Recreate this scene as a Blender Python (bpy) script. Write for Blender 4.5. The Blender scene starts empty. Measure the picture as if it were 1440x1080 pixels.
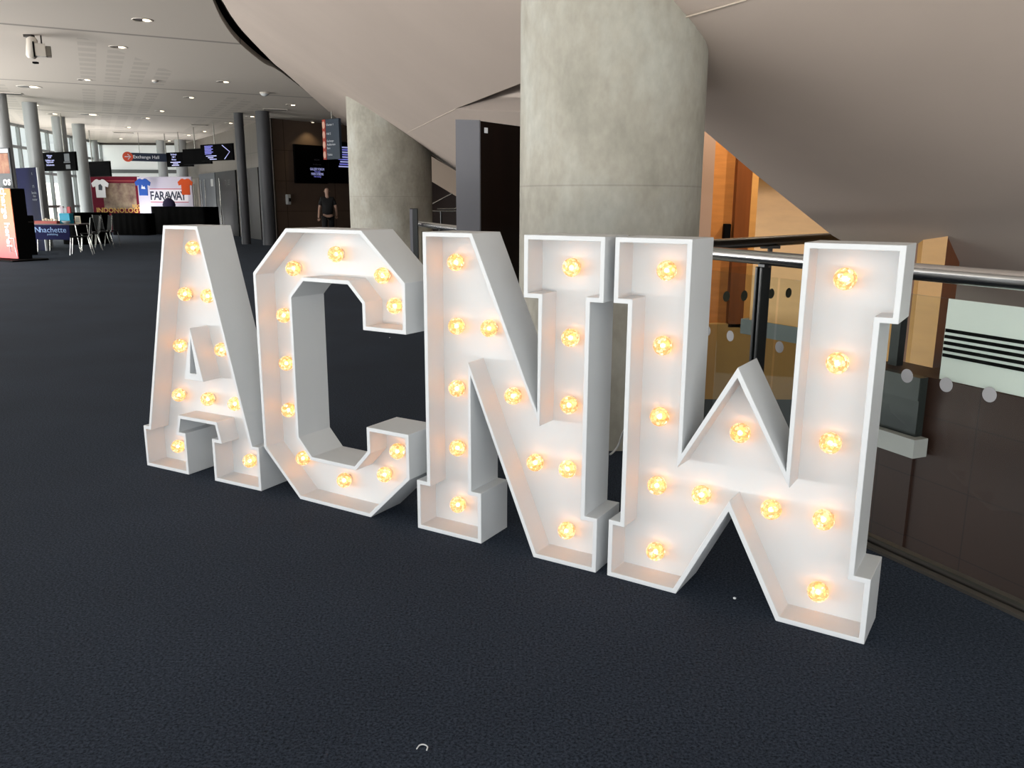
import bpy, math, random
import numpy as np
from mathutils import Vector, Matrix, geometry
random.seed(7)
S = bpy.context.scene
COL = S.collection

# ------------------------------------------------------------------ camera, sky, sun, fill lights, exposure
F_, P_, R_, H_ = 1151.33, .218, .0046, 1.3308
cam = bpy.data.objects.new('camera', bpy.data.cameras.new('camera'))
COL.objects.link(cam); S.camera = cam
cam.data.sensor_width = 36; cam.data.lens = F_ / 1440 * 36
cam.data.clip_start = .05; cam.data.clip_end = 300
_R0 = Vector((1, 0, 0)); _U0 = Vector((0, math.sin(P_), math.cos(P_))); _Fw = Vector((0, math.cos(P_), -math.sin(P_)))
_X = _R0 * math.cos(R_) + _U0 * math.sin(R_); _Y = -_R0 * math.sin(R_) + _U0 * math.cos(R_)
cam.matrix_world = Matrix(((_X.x, _Y.x, -_Fw.x, 0), (_X.y, _Y.y, -_Fw.y, 0), (_X.z, _Y.z, -_Fw.z, H_), (0, 0, 0, 1)))

W = bpy.data.worlds.new('sky'); S.world = W; W.use_nodes = True
wn, wl = W.node_tree.nodes, W.node_tree.links
bg = wn['Background']
tc = wn.new('ShaderNodeTexCoord'); dp = wn.new('ShaderNodeVectorMath'); dp.operation = 'DOT_PRODUCT'
dp.inputs[1].default_value = (-.80, -.58, .1)           # the brighter half of the sky: left and behind
mr = wn.new('ShaderNodeMapRange'); mr.inputs[1].default_value = -.3; mr.inputs[2].default_value = 1
mr.inputs[3].default_value = .9; mr.inputs[4].default_value = 2.1
wl.new(tc.outputs['Generated'], dp.inputs[0]); wl.new(dp.outputs['Value'], mr.inputs[0]); wl.new(mr.outputs[0], bg.inputs['Strength'])
bg.inputs['Color'].default_value = (.93, .97, 1, 1)

# sun on the paving outside (it never reaches the room); added area lights fill from below
su = bpy.data.lights.new('sun', 'SUN'); su.energy = 14; su.angle = .01; su.color = (1, .96, .9)
so = bpy.data.objects.new('sun', su); COL.objects.link(so); so.rotation_euler = Vector((-.72, -.30, -.95)).to_track_quat('-Z', 'Y').to_euler()
def fill_light(name, loc, d, sx, sy, e, c):
    L = bpy.data.lights.new(name, 'AREA'); L.shape = 'RECTANGLE'; L.size = sx; L.size_y = sy; L.energy = e; L.color = c
    o = bpy.data.objects.new(name, L); COL.objects.link(o); o.location = loc; o.rotation_euler = Vector(d).to_track_quat('-Z', 'Y').to_euler(); return o
fill_light('fill_left', (-15.9, 7, .3), (.66, 0, .75), 24, 1.2, 3200, (1, .985, .965))
fill_light('fill_far_left', (-17.0, 30, .3), (.5, -.1, .86), 16, 1.2, 560, (1, .985, .965))
fill_light('fill_behind', (-4, -3.3, .2), (.1, .6, .8), 18, 1.0, 520, (1, .99, .975))

vs = S.view_settings
S.display_settings.display_device = 'sRGB'
vs.view_transform = 'Standard'; vs.look = 'None'; vs.gamma = 1; vs.use_curve_mapping = False
vs.exposure = 0.0

# ------------------------------------------------------------------ helpers
def ray(px, py):
    dx, dy = px - 720, py - 540
    a = (dx * math.cos(R_) + dy * math.sin(R_)) / F_; b = (-dx * math.sin(R_) + dy * math.cos(R_)) / F_
    return Vector((a, math.cos(P_) - b * math.sin(P_), -math.sin(P_) - b * math.cos(P_)))
O = Vector((0, 0, H_))
def at_z(px, py, z): d = ray(px, py); return O + d * ((z - H_) / d.z)
def at_y(px, py, y): d = ray(px, py); return O + d * (y / d.y)

def lin(c):
    if isinstance(c, str): c = [int(c[i:i + 2], 16) / 255 for i in (0, 2, 4)]
    return tuple((x / 12.92 if x <= .04045 else ((x + .055) / 1.055) ** 2.4) for x in c) + (1,)

MATS = {}
def mat(name, col, rough=.5, metal=0, noise=None, bump=None, emit=None, estr=0, spec=.5, stretch=None):
    if name in MATS: return MATS[name]
    m = bpy.data.materials.new(name); m.use_nodes = True
    n, l = m.node_tree.nodes, m.node_tree.links
    b = n['Principled BSDF']
    c = lin(col); b.inputs['Base Color'].default_value = c
    b.inputs['Roughness'].default_value = rough; b.inputs['Metallic'].default_value = metal
    b.inputs['Specular IOR Level'].default_value = spec
    t = None
    if noise or bump:
        t = n.new('ShaderNodeTexCoord'); src = t.outputs['Object']
        if stretch:
            mp = n.new('ShaderNodeMapping'); mp.inputs['Scale'].default_value = stretch
            l.new(src, mp.inputs['Vector']); src = mp.outputs['Vector']
    if noise:
        sc, am = noise[:2]
        nz = n.new('ShaderNodeTexNoise'); nz.inputs['Scale'].default_value = sc; nz.inputs['Detail'].default_value = 6
        nz.inputs['Roughness'].default_value = .6
        rp = n.new('ShaderNodeValToRGB'); e = rp.color_ramp.elements
        e[0].position = .28; e[1].position = .72
        e[0].color = tuple(x * (1 - am) for x in c[:3]) + (1,); e[1].color = tuple(min(1, x * (1 + am)) for x in c[:3]) + (1,)
        if len(noise) > 2: e[0].color = lin(noise[2])
        l.new(src, nz.inputs['Vector']); l.new(nz.outputs['Fac'], rp.inputs['Fac']); l.new(rp.outputs['Color'], b.inputs['Base Color'])
    if bump:
        bz = n.new('ShaderNodeTexNoise'); bz.inputs['Scale'].default_value = bump[0]; bz.inputs['Detail'].default_value = 4
        bp = n.new('ShaderNodeBump'); bp.inputs['Strength'].default_value = bump[1]; bp.inputs['Distance'].default_value = .01
        l.new(src, bz.inputs['Vector']); l.new(bz.outputs['Fac'], bp.inputs['Height']); l.new(bp.outputs['Normal'], b.inputs['Normal'])
    if emit:
        b.inputs['Emission Color'].default_value = lin(emit); b.inputs['Emission Strength'].default_value = estr
    MATS[name] = m
    return m

def wmx(o):
    m = o.matrix_basis.copy()
    return wmx(o.parent) @ m if o.parent else m

class MB:
    def __init__(s): s.v = []; s.f = []; s.sm = []
    def add(s, vs_, fs, smooth=False):
        k = len(s.v); s.v += [tuple(v) for v in vs_]; s.f += [tuple(i + k for i in f) for f in fs]; s.sm += [smooth] * len(fs); return s
    def box(s, x0, x1, y0, y1, z0, z1, M=None):
        vs_ = [Vector((x, y, z)) for z in (z0, z1) for y in (y0, y1) for x in (x0, x1)]
        if M: vs_ = [M @ v for v in vs_]
        return s.add(vs_, [(0, 2, 3, 1), (4, 5, 7, 6), (0, 1, 5, 4), (2, 6, 7, 3), (0, 4, 6, 2), (1, 3, 7, 5)])
    def bbox(s, x0, x1, y0, y1, z0, z1, c=.006, M=None):       # box with chamfered edges
        import bmesh
        bm = bmesh.new(); bmesh.ops.create_cube(bm, size=1)
        for v in bm.verts: v.co = Vector(((x0 + x1) / 2 + v.co.x * (x1 - x0), (y0 + y1) / 2 + v.co.y * (y1 - y0), (z0 + z1) / 2 + v.co.z * (z1 - z0)))
        bmesh.ops.bevel(bm, geom=bm.edges[:], offset=c, segments=2, profile=.5, affect='EDGES')
        bm.verts.ensure_lookup_table()
        vs_ = [v.co.copy() for v in bm.verts]
        if M: vs_ = [M @ v for v in vs_]
        s.add(vs_, [[v.index for v in f.verts] for f in bm.faces]); bm.free(); return s
    def tube(s, pts, r, n=12, cap=True):
        pts = [Vector(p) for p in pts]; rr = r if isinstance(r, (list, tuple)) else [r] * len(pts)
        rings = []; up = None
        for i, p in enumerate(pts):
            d = (pts[min(i + 1, len(pts) - 1)] - pts[max(i - 1, 0)]).normalized()
            if up is None: up = Vector((0, 0, 1)) if abs(d.z) < .9 else Vector((1, 0, 0))
            x = up.cross(d).normalized(); y = d.cross(x).normalized(); up = y
            rings.append([p + (x * math.cos(2 * math.pi * k / n) + y * math.sin(2 * math.pi * k / n)) * rr[i] for k in range(n)])
        vs_ = [v for g in rings for v in g]; fs = []
        for i in range(len(pts) - 1):
            for k in range(n): fs.append((i * n + k, i * n + (k + 1) % n, (i + 1) * n + (k + 1) % n, (i + 1) * n + k))
        s.add(vs_, fs, True)
        if cap:
            s.add(rings[0], [tuple(range(n))[::-1]]); s.add(rings[-1], [tuple(range(n))])
        return s
    def lathe(s, prof, n=24, M=None, smooth=True):
        vs_ = [Vector((r * math.cos(2 * math.pi * k / n), r * math.sin(2 * math.pi * k / n), z)) for r, z in prof for k in range(n)]
        if M: vs_ = [M @ v for v in vs_]
        fs = []
        for i in range(len(prof) - 1):
            for k in range(n): fs.append((i * n + k, i * n + (k + 1) % n, (i + 1) * n + (k + 1) % n, (i + 1) * n + k))
        s.add(vs_, fs, smooth)
        if prof[0][0] > 1e-5: s.add(vs_[:n], [tuple(range(n))[::-1]])
        if prof[-1][0] > 1e-5: s.add(vs_[-n:], [tuple(range(n))])
        return s
    def prism(s, loops, w0, w1, M=None):      # 2D loops (u,v): first outline, then holes; extruded from w0 to w1 along local +Y
        tri = geometry.tessellate_polygon([[Vector((u, v, 0)) for u, v in L] for L in loops])
        fl = [p for L in loops for p in L]; n = len(fl)
        vs_ = [Vector((u, w0, v)) for u, v in fl] + [Vector((u, w1, v)) for u, v in fl]
        fs = [tuple(t) for t in tri] + [tuple(i + n for i in t[::-1]) for t in tri]
        k = 0
        for L in loops:
            m = len(L)
            for i in range(m): a, b = k + i, k + (i + 1) % m; fs.append((a, b, b + n, a + n))
            k += m
        if M: vs_ = [M @ v for v in vs_]
        return s.add(vs_, fs)
    def build(s, name, m, parent=None, local=False):
        me = bpy.data.meshes.new(name)
        vs_ = s.v
        if parent is not None and not local:
            inv = wmx(parent).inverted(); vs_ = [inv @ Vector(v) for v in s.v]
        me.from_pydata([tuple(v) for v in vs_], [], s.f); me.update()
        import bmesh
        bm = bmesh.new(); bm.from_mesh(me); bmesh.ops.recalc_face_normals(bm, faces=bm.faces[:]); bm.to_mesh(me); bm.free()
        for p, q in zip(me.polygons, s.sm): p.use_smooth = q
        me.materials.append(m)
        o = bpy.data.objects.new(name, me); COL.objects.link(o)
        if parent is not None: o.parent = parent
        return o

def tag(o, label, cat, group=None, kind=None):
    o['label'] = label; o['category'] = cat
    if group: o['group'] = group
    if kind: o['kind'] = kind
    return o
def struct(o, label=None):
    o['kind'] = 'structure'
    if label: o['label'] = label
    return o
def empty(name, loc, rz=0, label=None, cat=None, group=None):
    o = bpy.data.objects.new(name, None); COL.objects.link(o); o.location = loc; o.rotation_euler = (0, 0, rz); o.empty_display_size = .1
    if label: tag(o, label, cat, group)
    return o
def children(o): return [c for c in COL.objects if c.parent == o]
def copy_tree(o, parent=None):
    c = o.copy(); COL.objects.link(c)
    if parent is not None: c.parent = parent
    for ch in children(o): copy_tree(ch, c)
    return c
def text(body, size, m, parent, M, name='lettering', align='CENTER', ext=.0015, bold=0, sx=1):
    cu = bpy.data.curves.new(name, 'FONT'); cu.body = body; cu.size = size; cu.align_x = align; cu.align_y = 'CENTER'
    cu.extrude = ext; cu.offset = bold; cu.resolution_u = 2
    o = bpy.data.objects.new(name + '_tmp', cu); COL.objects.link(o)
    me = bpy.data.meshes.new_from_object(o.evaluated_get(bpy.context.evaluated_depsgraph_get()))
    bpy.data.objects.remove(o); bpy.data.curves.remove(cu)
    me.transform(M @ Matrix.Diagonal((sx, 1, 1, 1))); me.materials.clear(); me.materials.append(m); me.name = name
    t = bpy.data.objects.new(name, me); COL.objects.link(t); t.parent = parent
    return t
def spline(P, n=8):
    P = [Vector(p) for p in P]; Q = [P[0] * 2 - P[1]] + P + [P[-1] * 2 - P[-2]]; out = []
    for i in range(1, len(Q) - 2):
        for k in range(n):
            t = k / n; a, b, c, d = Q[i - 1:i + 3]
            out.append(.5 * ((2 * b) + (c - a) * t + (2 * a - 5 * b + 4 * c - d) * t * t + (3 * b - a - 3 * c + d) * t ** 3))
    return out + [P[-1]]
def face_xz(x, y, z, rot=0):     # local text plane: reads along +X, up +Z, faces -Y
    return Matrix.Translation((x, y, z)) @ Matrix.Rotation(math.pi / 2, 4, 'X') @ Matrix.Rotation(rot, 4, 'Z')
def vpanel(name, pl, pr, yt, yb, Yl, Yr, label=None, cat=None, group=None):
    """upright panel seen between two picture columns, at real distances Yl and Yr; returns its Empty (base centre), width, height"""
    a = at_y(pl, (yt + yb) / 2, Yl); b = at_y(pr, (yt + yb) / 2, Yr)
    pm, Ym = (pl + pr) / 2, (Yl + Yr) / 2
    zt, zb = at_y(pm, yt, Ym).z, at_y(pm, yb, Ym).z
    rz = math.atan2(b.y - a.y, b.x - a.x)
    e = empty(name, ((a.x + b.x) / 2, (a.y + b.y) / 2, zb), rz, label, cat, group)
    return e, math.hypot(b.x - a.x, b.y - a.y), zt - zb

XY = Matrix(((1, 0, 0, 0), (0, 0, 1, 0), (0, 1, 0, 0), (0, 0, 0, 1)))     # lays a (u,v) outline flat

# ------------------------------------------------------------------ materials
WHITE = mat('white_paint', 'CBCFD2', .45, noise=(3, .02), bump=(60, .03))
WHITEP = mat('white_panel', 'CDD1D3', .5)
CARPET = mat('carpet', '2C2F34', .97, spec=.06)
def _carpet():
    m = CARPET; n, l = m.node_tree.nodes, m.node_tree.links; b = n['Principled BSDF']
    t = n.new('ShaderNodeTexCoord')
    n1 = n.new('ShaderNodeTexNoise'); n1.inputs['Scale'].default_value = 120; n1.inputs['Detail'].default_value = 6; n1.inputs['Roughness'].default_value = .82
    n2 = n.new('ShaderNodeTexNoise'); n2.inputs['Scale'].default_value = 1.1; n2.inputs['Detail'].default_value = 5
    r1 = n.new('ShaderNodeValToRGB'); e = r1.color_ramp.elements; e[0].position = .37; e[1].position = .66
    e[0].color = (.0015, .0025, .005, 1); e[1].color = (.047, .063, .094, 1)
    r2 = n.new('ShaderNodeMapRange'); r2.inputs[1].default_value = .3; r2.inputs[2].default_value = .7; r2.inputs[3].default_value = .86; r2.inputs[4].default_value = 1.12
    mx = n.new('ShaderNodeVectorMath'); mx.operation = 'SCALE'
    bp = n.new('ShaderNodeBump'); bp.inputs['Strength'].default_value = .25; bp.inputs['Distance'].default_value = .003
    l.new(t.outputs['Object'], n1.inputs['Vector']); l.new(t.outputs['Object'], n2.inputs['Vector'])
    l.new(n1.outputs['Fac'], r1.inputs['Fac']); l.new(n2.outputs['Fac'], r2.inputs[0])
    l.new(r1.outputs['Color'], mx.inputs[0]); l.new(r2.outputs[0], mx.inputs['Scale'])
    l.new(mx.outputs[0], b.inputs['Base Color']); l.new(n1.outputs['Fac'], bp.inputs['Height']); l.new(bp.outputs['Normal'], b.inputs['Normal'])
    b.inputs['Sheen Weight'].default_value = .03; b.inputs['Sheen Roughness'].default_value = .5; b.inputs['Sheen Tint'].default_value = (.75, .85, 1, 1)
_carpet()
def math_node(n, l, op, a, b=None):
    m = n.new('ShaderNodeMath'); m.operation = op
    for i, q in enumerate((a, b)):
        if q is None: continue
        if isinstance(q, (int, float)): m.inputs[i].default_value = q
        else: l.new(q, m.inputs[i])
    return m.outputs[0]
CEIL = mat('ceiling_plaster', 'AFA79E', .75)
def _ceil():
    n, l = CEIL.node_tree.nodes, CEIL.node_tree.links; b = n['Principled BSDF']
    mn = lambda op, a, c=None: math_node(n, l, op, a, c)
    t = n.new('ShaderNodeTexCoord'); sp = n.new('ShaderNodeSeparateXYZ'); l.new(t.outputs['Object'], sp.inputs[0])
    x, y = sp.outputs[0], sp.outputs[1]
    a = mn('ADD', mn('MULTIPLY', x, -.447), mn('MULTIPLY', y, .894)); c = mn('ADD', mn('MULTIPLY', x, .894), mn('MULTIPLY', y, .447))
    v = mn('DIVIDE', mn('SUBTRACT', a, 15.67), 6.95)
    d = mn('ABSOLUTE', mn('SUBTRACT', mn('FRACT', mn('ADD', v, .5)), .5))
    line = mn('LESS_THAN', d, .009)
    # perforated acoustic squares in patches away from the joints
    sq = mn('MULTIPLY', mn('LESS_THAN', mn('FRACT', mn('DIVIDE', a, .62)), .62), mn('LESS_THAN', mn('FRACT', mn('DIVIDE', c, .48)), .62))
    pa = mn('LESS_THAN', mn('FRACT', mn('DIVIDE', c, 3.4)), .56)
    lim = mn('LESS_THAN', x, -7.2)
    perf = mn('MULTIPLY', mn('MULTIPLY', sq, pa), mn('MULTIPLY', lim, mn('GREATER_THAN', d, .1)))
    k = mn('SUBTRACT', mn('SUBTRACT', 1, mn('MULTIPLY', line, .5)), mn('MULTIPLY', perf, .13))
    sc = n.new('ShaderNodeVectorMath'); sc.operation = 'SCALE'; sc.inputs[0].default_value = lin('CDC4BA')[:3]
    l.new(k, sc.inputs['Scale']); l.new(sc.outputs[0], b.inputs['Base Color'])
_ceil()
SOFFIT = mat('soffit_plaster', 'B8AAA0', .7, noise=(.9, .045), bump=(4, .03))
CONC = mat('concrete', 'A9A79B', .75)
def _conc():
    n, l = CONC.node_tree.nodes, CONC.node_tree.links; b = n['Principled BSDF']
    t = n.new('ShaderNodeTexCoord'); mp = n.new('ShaderNodeMapping'); mp.inputs['Scale'].default_value = (1, 1, .62)
    l.new(t.outputs['Object'], mp.inputs['Vector'])
    a = n.new('ShaderNodeTexNoise'); a.inputs['Scale'].default_value = 2.6; a.inputs['Detail'].default_value = 8; a.inputs['Roughness'].default_value = .62
    f = n.new('ShaderNodeTexNoise'); f.inputs['Scale'].default_value = 26; f.inputs['Detail'].default_value = 5
    l.new(mp.outputs[0], a.inputs['Vector']); l.new(mp.outputs[0], f.inputs['Vector'])
    r = n.new('ShaderNodeValToRGB'); e = r.color_ramp.elements; e[0].position = .3; e[0].color = lin('8F8D82'); e[1].position = .7; e[1].color = lin('B3B4AC')
    m_ = e.new(.5); m_.color = lin('A4A196')
    r2 = n.new('ShaderNodeMapRange'); r2.inputs[1].default_value = .3; r2.inputs[2].default_value = .7; r2.inputs[3].default_value = .92; r2.inputs[4].default_value = 1.06
    sp = n.new('ShaderNodeSeparateXYZ'); l.new(t.outputs['Object'], sp.inputs[0])
    mn = lambda op, p, q=None: math_node(n, l, op, p, q)
    ln = mn('LESS_THAN', mn('ABSOLUTE', mn('SUBTRACT', sp.outputs[2], 1.42)), .004)
    k = mn('MULTIPLY', r2.outputs[0], mn('SUBTRACT', 1, mn('MULTIPLY', ln, .18)))
    sc = n.new('ShaderNodeVectorMath'); sc.operation = 'SCALE'
    l.new(a.outputs['Fac'], r.inputs['Fac']); l.new(f.outputs['Fac'], r2.inputs[0]); l.new(r.outputs['Color'], sc.inputs[0]); l.new(k, sc.inputs['Scale'])
    l.new(sc.outputs[0], b.inputs['Base Color'])
    bp = n.new('ShaderNodeBump'); bp.inputs['Strength'].default_value = .12; bp.inputs['Distance'].default_value = .01
    l.new(f.outputs['Fac'], bp.inputs['Height']); l.new(bp.outputs[0], b.inputs['Normal'])
_conc()
BLACK = mat('black_matte', '09090A', .7, spec=.06)
SCREEN = mat('screen_black', '030305', .6, spec=.02)
DARK = mat('dark_recess', '0A0908', .9)
STEEL = mat('brushed_steel', 'C9CACB', .22, 1)
DSTEEL = mat('dark_rail', '3E3B39', .35, .7)
BPOST = mat('black_post', '14181A', .3, .3)
GREYCOL = mat('grey_column_paint', 'A3A7A9', .35, .2)
DGREYCOL = mat('dark_column_paint', '4A4B4F', .45, .1, spec=.3)
BROWN = mat('dark_brown_cladding', '1E1410', .6, spec=.15, noise=(1.2, .25))
TOTEMD = mat('dark_door_veneer', '160B08', .6, spec=.12, noise=(2, .3), stretch=(4, 4, .4))
TOTEMG = mat('grey_edge', '6E6F77', .5)
WALLG = mat('grey_wall_panel', '6F6862', .6, noise=(.8, .08))
FARW = mat('glowing_frosted_glazing', 'D9DCDB', .5, emit='E4E9E8', estr=.36)  # self-glow painted in to stand for light from behind
DOORG = mat('dark_grey_door', '1E2022', .5, spec=.2)
DOORL = mat('mid_grey_door', '50545A', .5, spec=.3)
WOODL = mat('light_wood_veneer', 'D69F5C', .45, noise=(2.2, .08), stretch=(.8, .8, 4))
WOODO = mat('orange_wood_veneer', 'BE7E42', .4, noise=(2.2, .16), stretch=(.7, 6, 5))
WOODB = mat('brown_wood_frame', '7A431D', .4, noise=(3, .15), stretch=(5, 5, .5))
SLAB = mat('grey_slab_edge', '7A7F80', .6)
TRIMM = mat('metal_trim', '6B6762', .35, .8)
NAVY = mat('navy_sign', '1C2A44', .5)
NAVYD = mat('deep_navy_banner', '0C1040', .6, spec=.12)
ORANGE = mat('orange_sign', 'E0573A', .5)
TXT = mat('white_lettering', 'E6E9F2', .5)
TXTE = mat('screen_lettering', 'C9CCF5', .5, emit='B9BEFF', estr=.55)
TXTB = mat('screen_lettering_blue', '8E90E0', .5, emit='8C8CFF', estr=.45)
MAROON = mat('maroon_print', '640C24', .6, spec=.15, noise=(1.5, .15))
LILAC = mat('pale_lilac_print', 'B9B3C4', .5)
CHAIRM = mat('black_chair_shell', '0A0A0B', .6, spec=.05)
CHROME = mat('chrome_leg', 'B5B5B0', .25, .9)
CLOTHB = mat('black_table_cloth', '050505', .9, spec=.05, noise=(4, .3), bump=(5, .4))
LAMP = mat('lamp_glow', 'FFF4DC', .5, emit='FFE9C4', estr=5)
REFL = mat('downlight_reflector', '4B443C', .3, .4)
GLASS = bpy.data.materials.new('clear_glass'); GLASS.use_nodes = True
def _glass():
    n, l = GLASS.node_tree.nodes, GLASS.node_tree.links; n.remove(n['Principled BSDF'])
    tr = n.new('ShaderNodeBsdfTransparent'); tr.inputs[0].default_value = (.93, .955, .935, 1)
    gl = n.new('ShaderNodeBsdfGlossy'); gl.inputs['Roughness'].default_value = .02
    fr = n.new('ShaderNodeFresnel'); fr.inputs[0].default_value = 1.35
    ge = n.new('ShaderNodeNewGeometry'); iv = n.new('ShaderNodeMath'); iv.operation = 'SUBTRACT'; iv.inputs[0].default_value = 1; l.new(ge.outputs['Backfacing'], iv.inputs[1])
    mu = n.new('ShaderNodeMath'); mu.operation = 'MULTIPLY'; l.new(fr.outputs[0], mu.inputs[0]); l.new(iv.outputs[0], mu.inputs[1])
    mx = n.new('ShaderNodeMixShader'); l.new(mu.outputs[0], mx.inputs[0]); l.new(tr.outputs[0], mx.inputs[1]); l.new(gl.outputs[0], mx.inputs[2])
    l.new(mx.outputs[0], n['Material Output'].inputs['Surface'])
_glass()
DOT = mat('frosted_dot', 'A7A8AC', .6)
DOTD = mat('dark_dot', '4A4A40', .6)
OVERLAY = mat('white_overlay', 'EDF2F1', .5)
BULB = bpy.data.materials.new('crackle_bulb_glass'); BULB.use_nodes = True
def _bulb():
    n, l = BULB.node_tree.nodes, BULB.node_tree.links; b = n['Principled BSDF']
    t = n.new('ShaderNodeTexCoord'); oi = n.new('ShaderNodeObjectInfo')
    ad = n.new('ShaderNodeVectorMath'); ad.operation = 'ADD'; l.new(t.outputs['Object'], ad.inputs[0]); l.new(oi.outputs['Location'], ad.inputs[1])
    v = n.new('ShaderNodeTexVoronoi'); v.feature = 'DISTANCE_TO_EDGE'; v.inputs['Scale'].default_value = 92
    c = n.new('ShaderNodeTexVoronoi'); c.feature = 'F1'; c.inputs['Scale'].default_value = 92
    l.new(ad.outputs[0], v.inputs['Vector']); l.new(ad.outputs[0], c.inputs['Vector'])
    sp = n.new('ShaderNodeSeparateColor'); l.new(c.outputs['Color'], sp.inputs[0])
    r = n.new('ShaderNodeValToRGB'); e = r.color_ramp.elements           # each facet its own shade of amber
    e[0].position = 0; e[0].color = (.46, .22, .085, 1); e[1].position = 1; e[1].color = (1.0, .88, .66, 1)
    q = e.new(.45); q.color = (.88, .50, .22, 1)
    k = n.new('ShaderNodeMapRange'); k.inputs[1].default_value = .0; k.inputs[2].default_value = .10; k.inputs[3].default_value = .25; k.inputs[4].default_value = 1
    l.new(v.outputs['Distance'], k.inputs[0]); l.new(sp.outputs[0], r.inputs['Fac'])
    p = n.new('ShaderNodeMapRange'); p.inputs[1].default_value = .0; p.inputs[2].default_value = 1; p.inputs[3].default_value = .6; p.inputs[4].default_value = 1.5
    l.new(sp.outputs[0], p.inputs[0])
    m = n.new('ShaderNodeMath'); m.operation = 'MULTIPLY'; l.new(k.outputs[0], m.inputs[0]); l.new(p.outputs[0], m.inputs[1])
    l.new(r.outputs[0], b.inputs['Emission Color']); l.new(m.outputs[0], b.inputs['Emission Strength'])
    b.inputs['Base Color'].default_value = (.55, .36, .16, 1); b.inputs['Roughness'].default_value = .1
    bp = n.new('ShaderNodeBump'); bp.inputs['Strength'].default_value = .7; bp.inputs['Distance'].default_value = .003
    l.new(v.outputs['Distance'], bp.inputs['Height']); l.new(bp.outputs[0], b.inputs['Normal'])
    tr = n.new('ShaderNodeBsdfTransparent'); tr.inputs[0].default_value = (1, .88, .66, 1)
    f = n.new('ShaderNodeMapRange'); f.inputs[1].default_value = 0; f.inputs[2].default_value = 1; f.inputs[3].default_value = .88; f.inputs[4].default_value = .25   # clear facets let the lamp inside show
    l.new(sp.outputs[1], f.inputs[0])
    mx = n.new('ShaderNodeMixShader'); l.new(f.outputs[0], mx.inputs[0]); l.new(tr.outputs[0], mx.inputs[1]); l.new(b.outputs[0], mx.inputs[2])
    l.new(mx.outputs[0], n['Material Output'].inputs['Surface'])
_bulb()
LED = mat('lamp_filament', 'FFD9A0', .5, emit='FFA95A', estr=44)

# ------------------------------------------------------------------ setting: sloping soffit surface (heightfield through measured points)
HC = 4.0
near_curve = [(-3.85, 10.6), (-3.5, 9.1), (-3.0, 7.6), (-2.35, 6.1), (-1.5, 4.7), (-.4, 3.4), (1.1, 2.3), (3, 1.4), (6, .7), (9.4, .3)]
edge_px = [(312, 0), (327, 25), (347, 50), (386, 90), (402, 103), (440, 137), (485, 177)]
ceil_edge = spline([at_z(px, py, HC) for px, py in edge_px], 4)
soff_near = [Vector((x, y, HC)) for x, y in near_curve[::-1]]
low_right = [at_y(985, 178, 5.9), at_y(1060, 243, 6.25), at_y(1170, 331, 6.7), at_y(1290, 402, 7.0), at_y(1335, 417, 7.1), at_y(1440, 500, 7.3)]
low_left = [at_y(600, 208, 17.0), at_y(646, 244, 15.8)]
ctrl = [p for p in ceil_edge[::4] + soff_near + low_right + low_left]
ctrl += [at_y(493, 140, 14.6), at_y(606, 214, 14.6), at_y(985, 75, 4.75), at_y(922, 0, 4.35), Vector((9.4, 7.6, -.9)), Vector((9.4, 4.0, 1.3))]
cx_ = np.array([[p.x, p.y] for p in ctrl]); cz_ = np.array([p.z for p in ctrl])
def _U(r2): return np.where(r2 > 1e-12, r2 * np.log(r2 + 1e-12), 0)
_n = len(ctrl); _K = _U(((cx_[:, None] - cx_[None]) ** 2).sum(-1)) + np.eye(_n) * .25
_P = np.c_[np.ones(_n), cx_]; _A = np.zeros((_n + 3, _n + 3)); _A[:_n, :_n] = _K; _A[:_n, _n:] = _P; _A[_n:, :_n] = _P.T
_w = np.linalg.solve(_A, np.r_[cz_, 0, 0, 0])
def sz(x, y):
    r2 = (cx_[:, 0] - x) ** 2 + (cx_[:, 1] - y) ** 2
    return float(min(HC, _U(r2) @ _w[:_n] + _w[_n] + _w[_n + 1] * x + _w[_n + 2] * y))
def hit(px, py, y0=3.0, y1=31):
    d = ray(px, py); prev = None
    y = y0
    while y < y1:
        p = O + d * (y / d.y); g = p.z - sz(p.x, p.y)
        if prev is not None and prev < 0 <= g: return O + d * ((y - .05 * g / (g - prev)) / d.y)
        prev = g; y += .05
    return None
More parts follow.
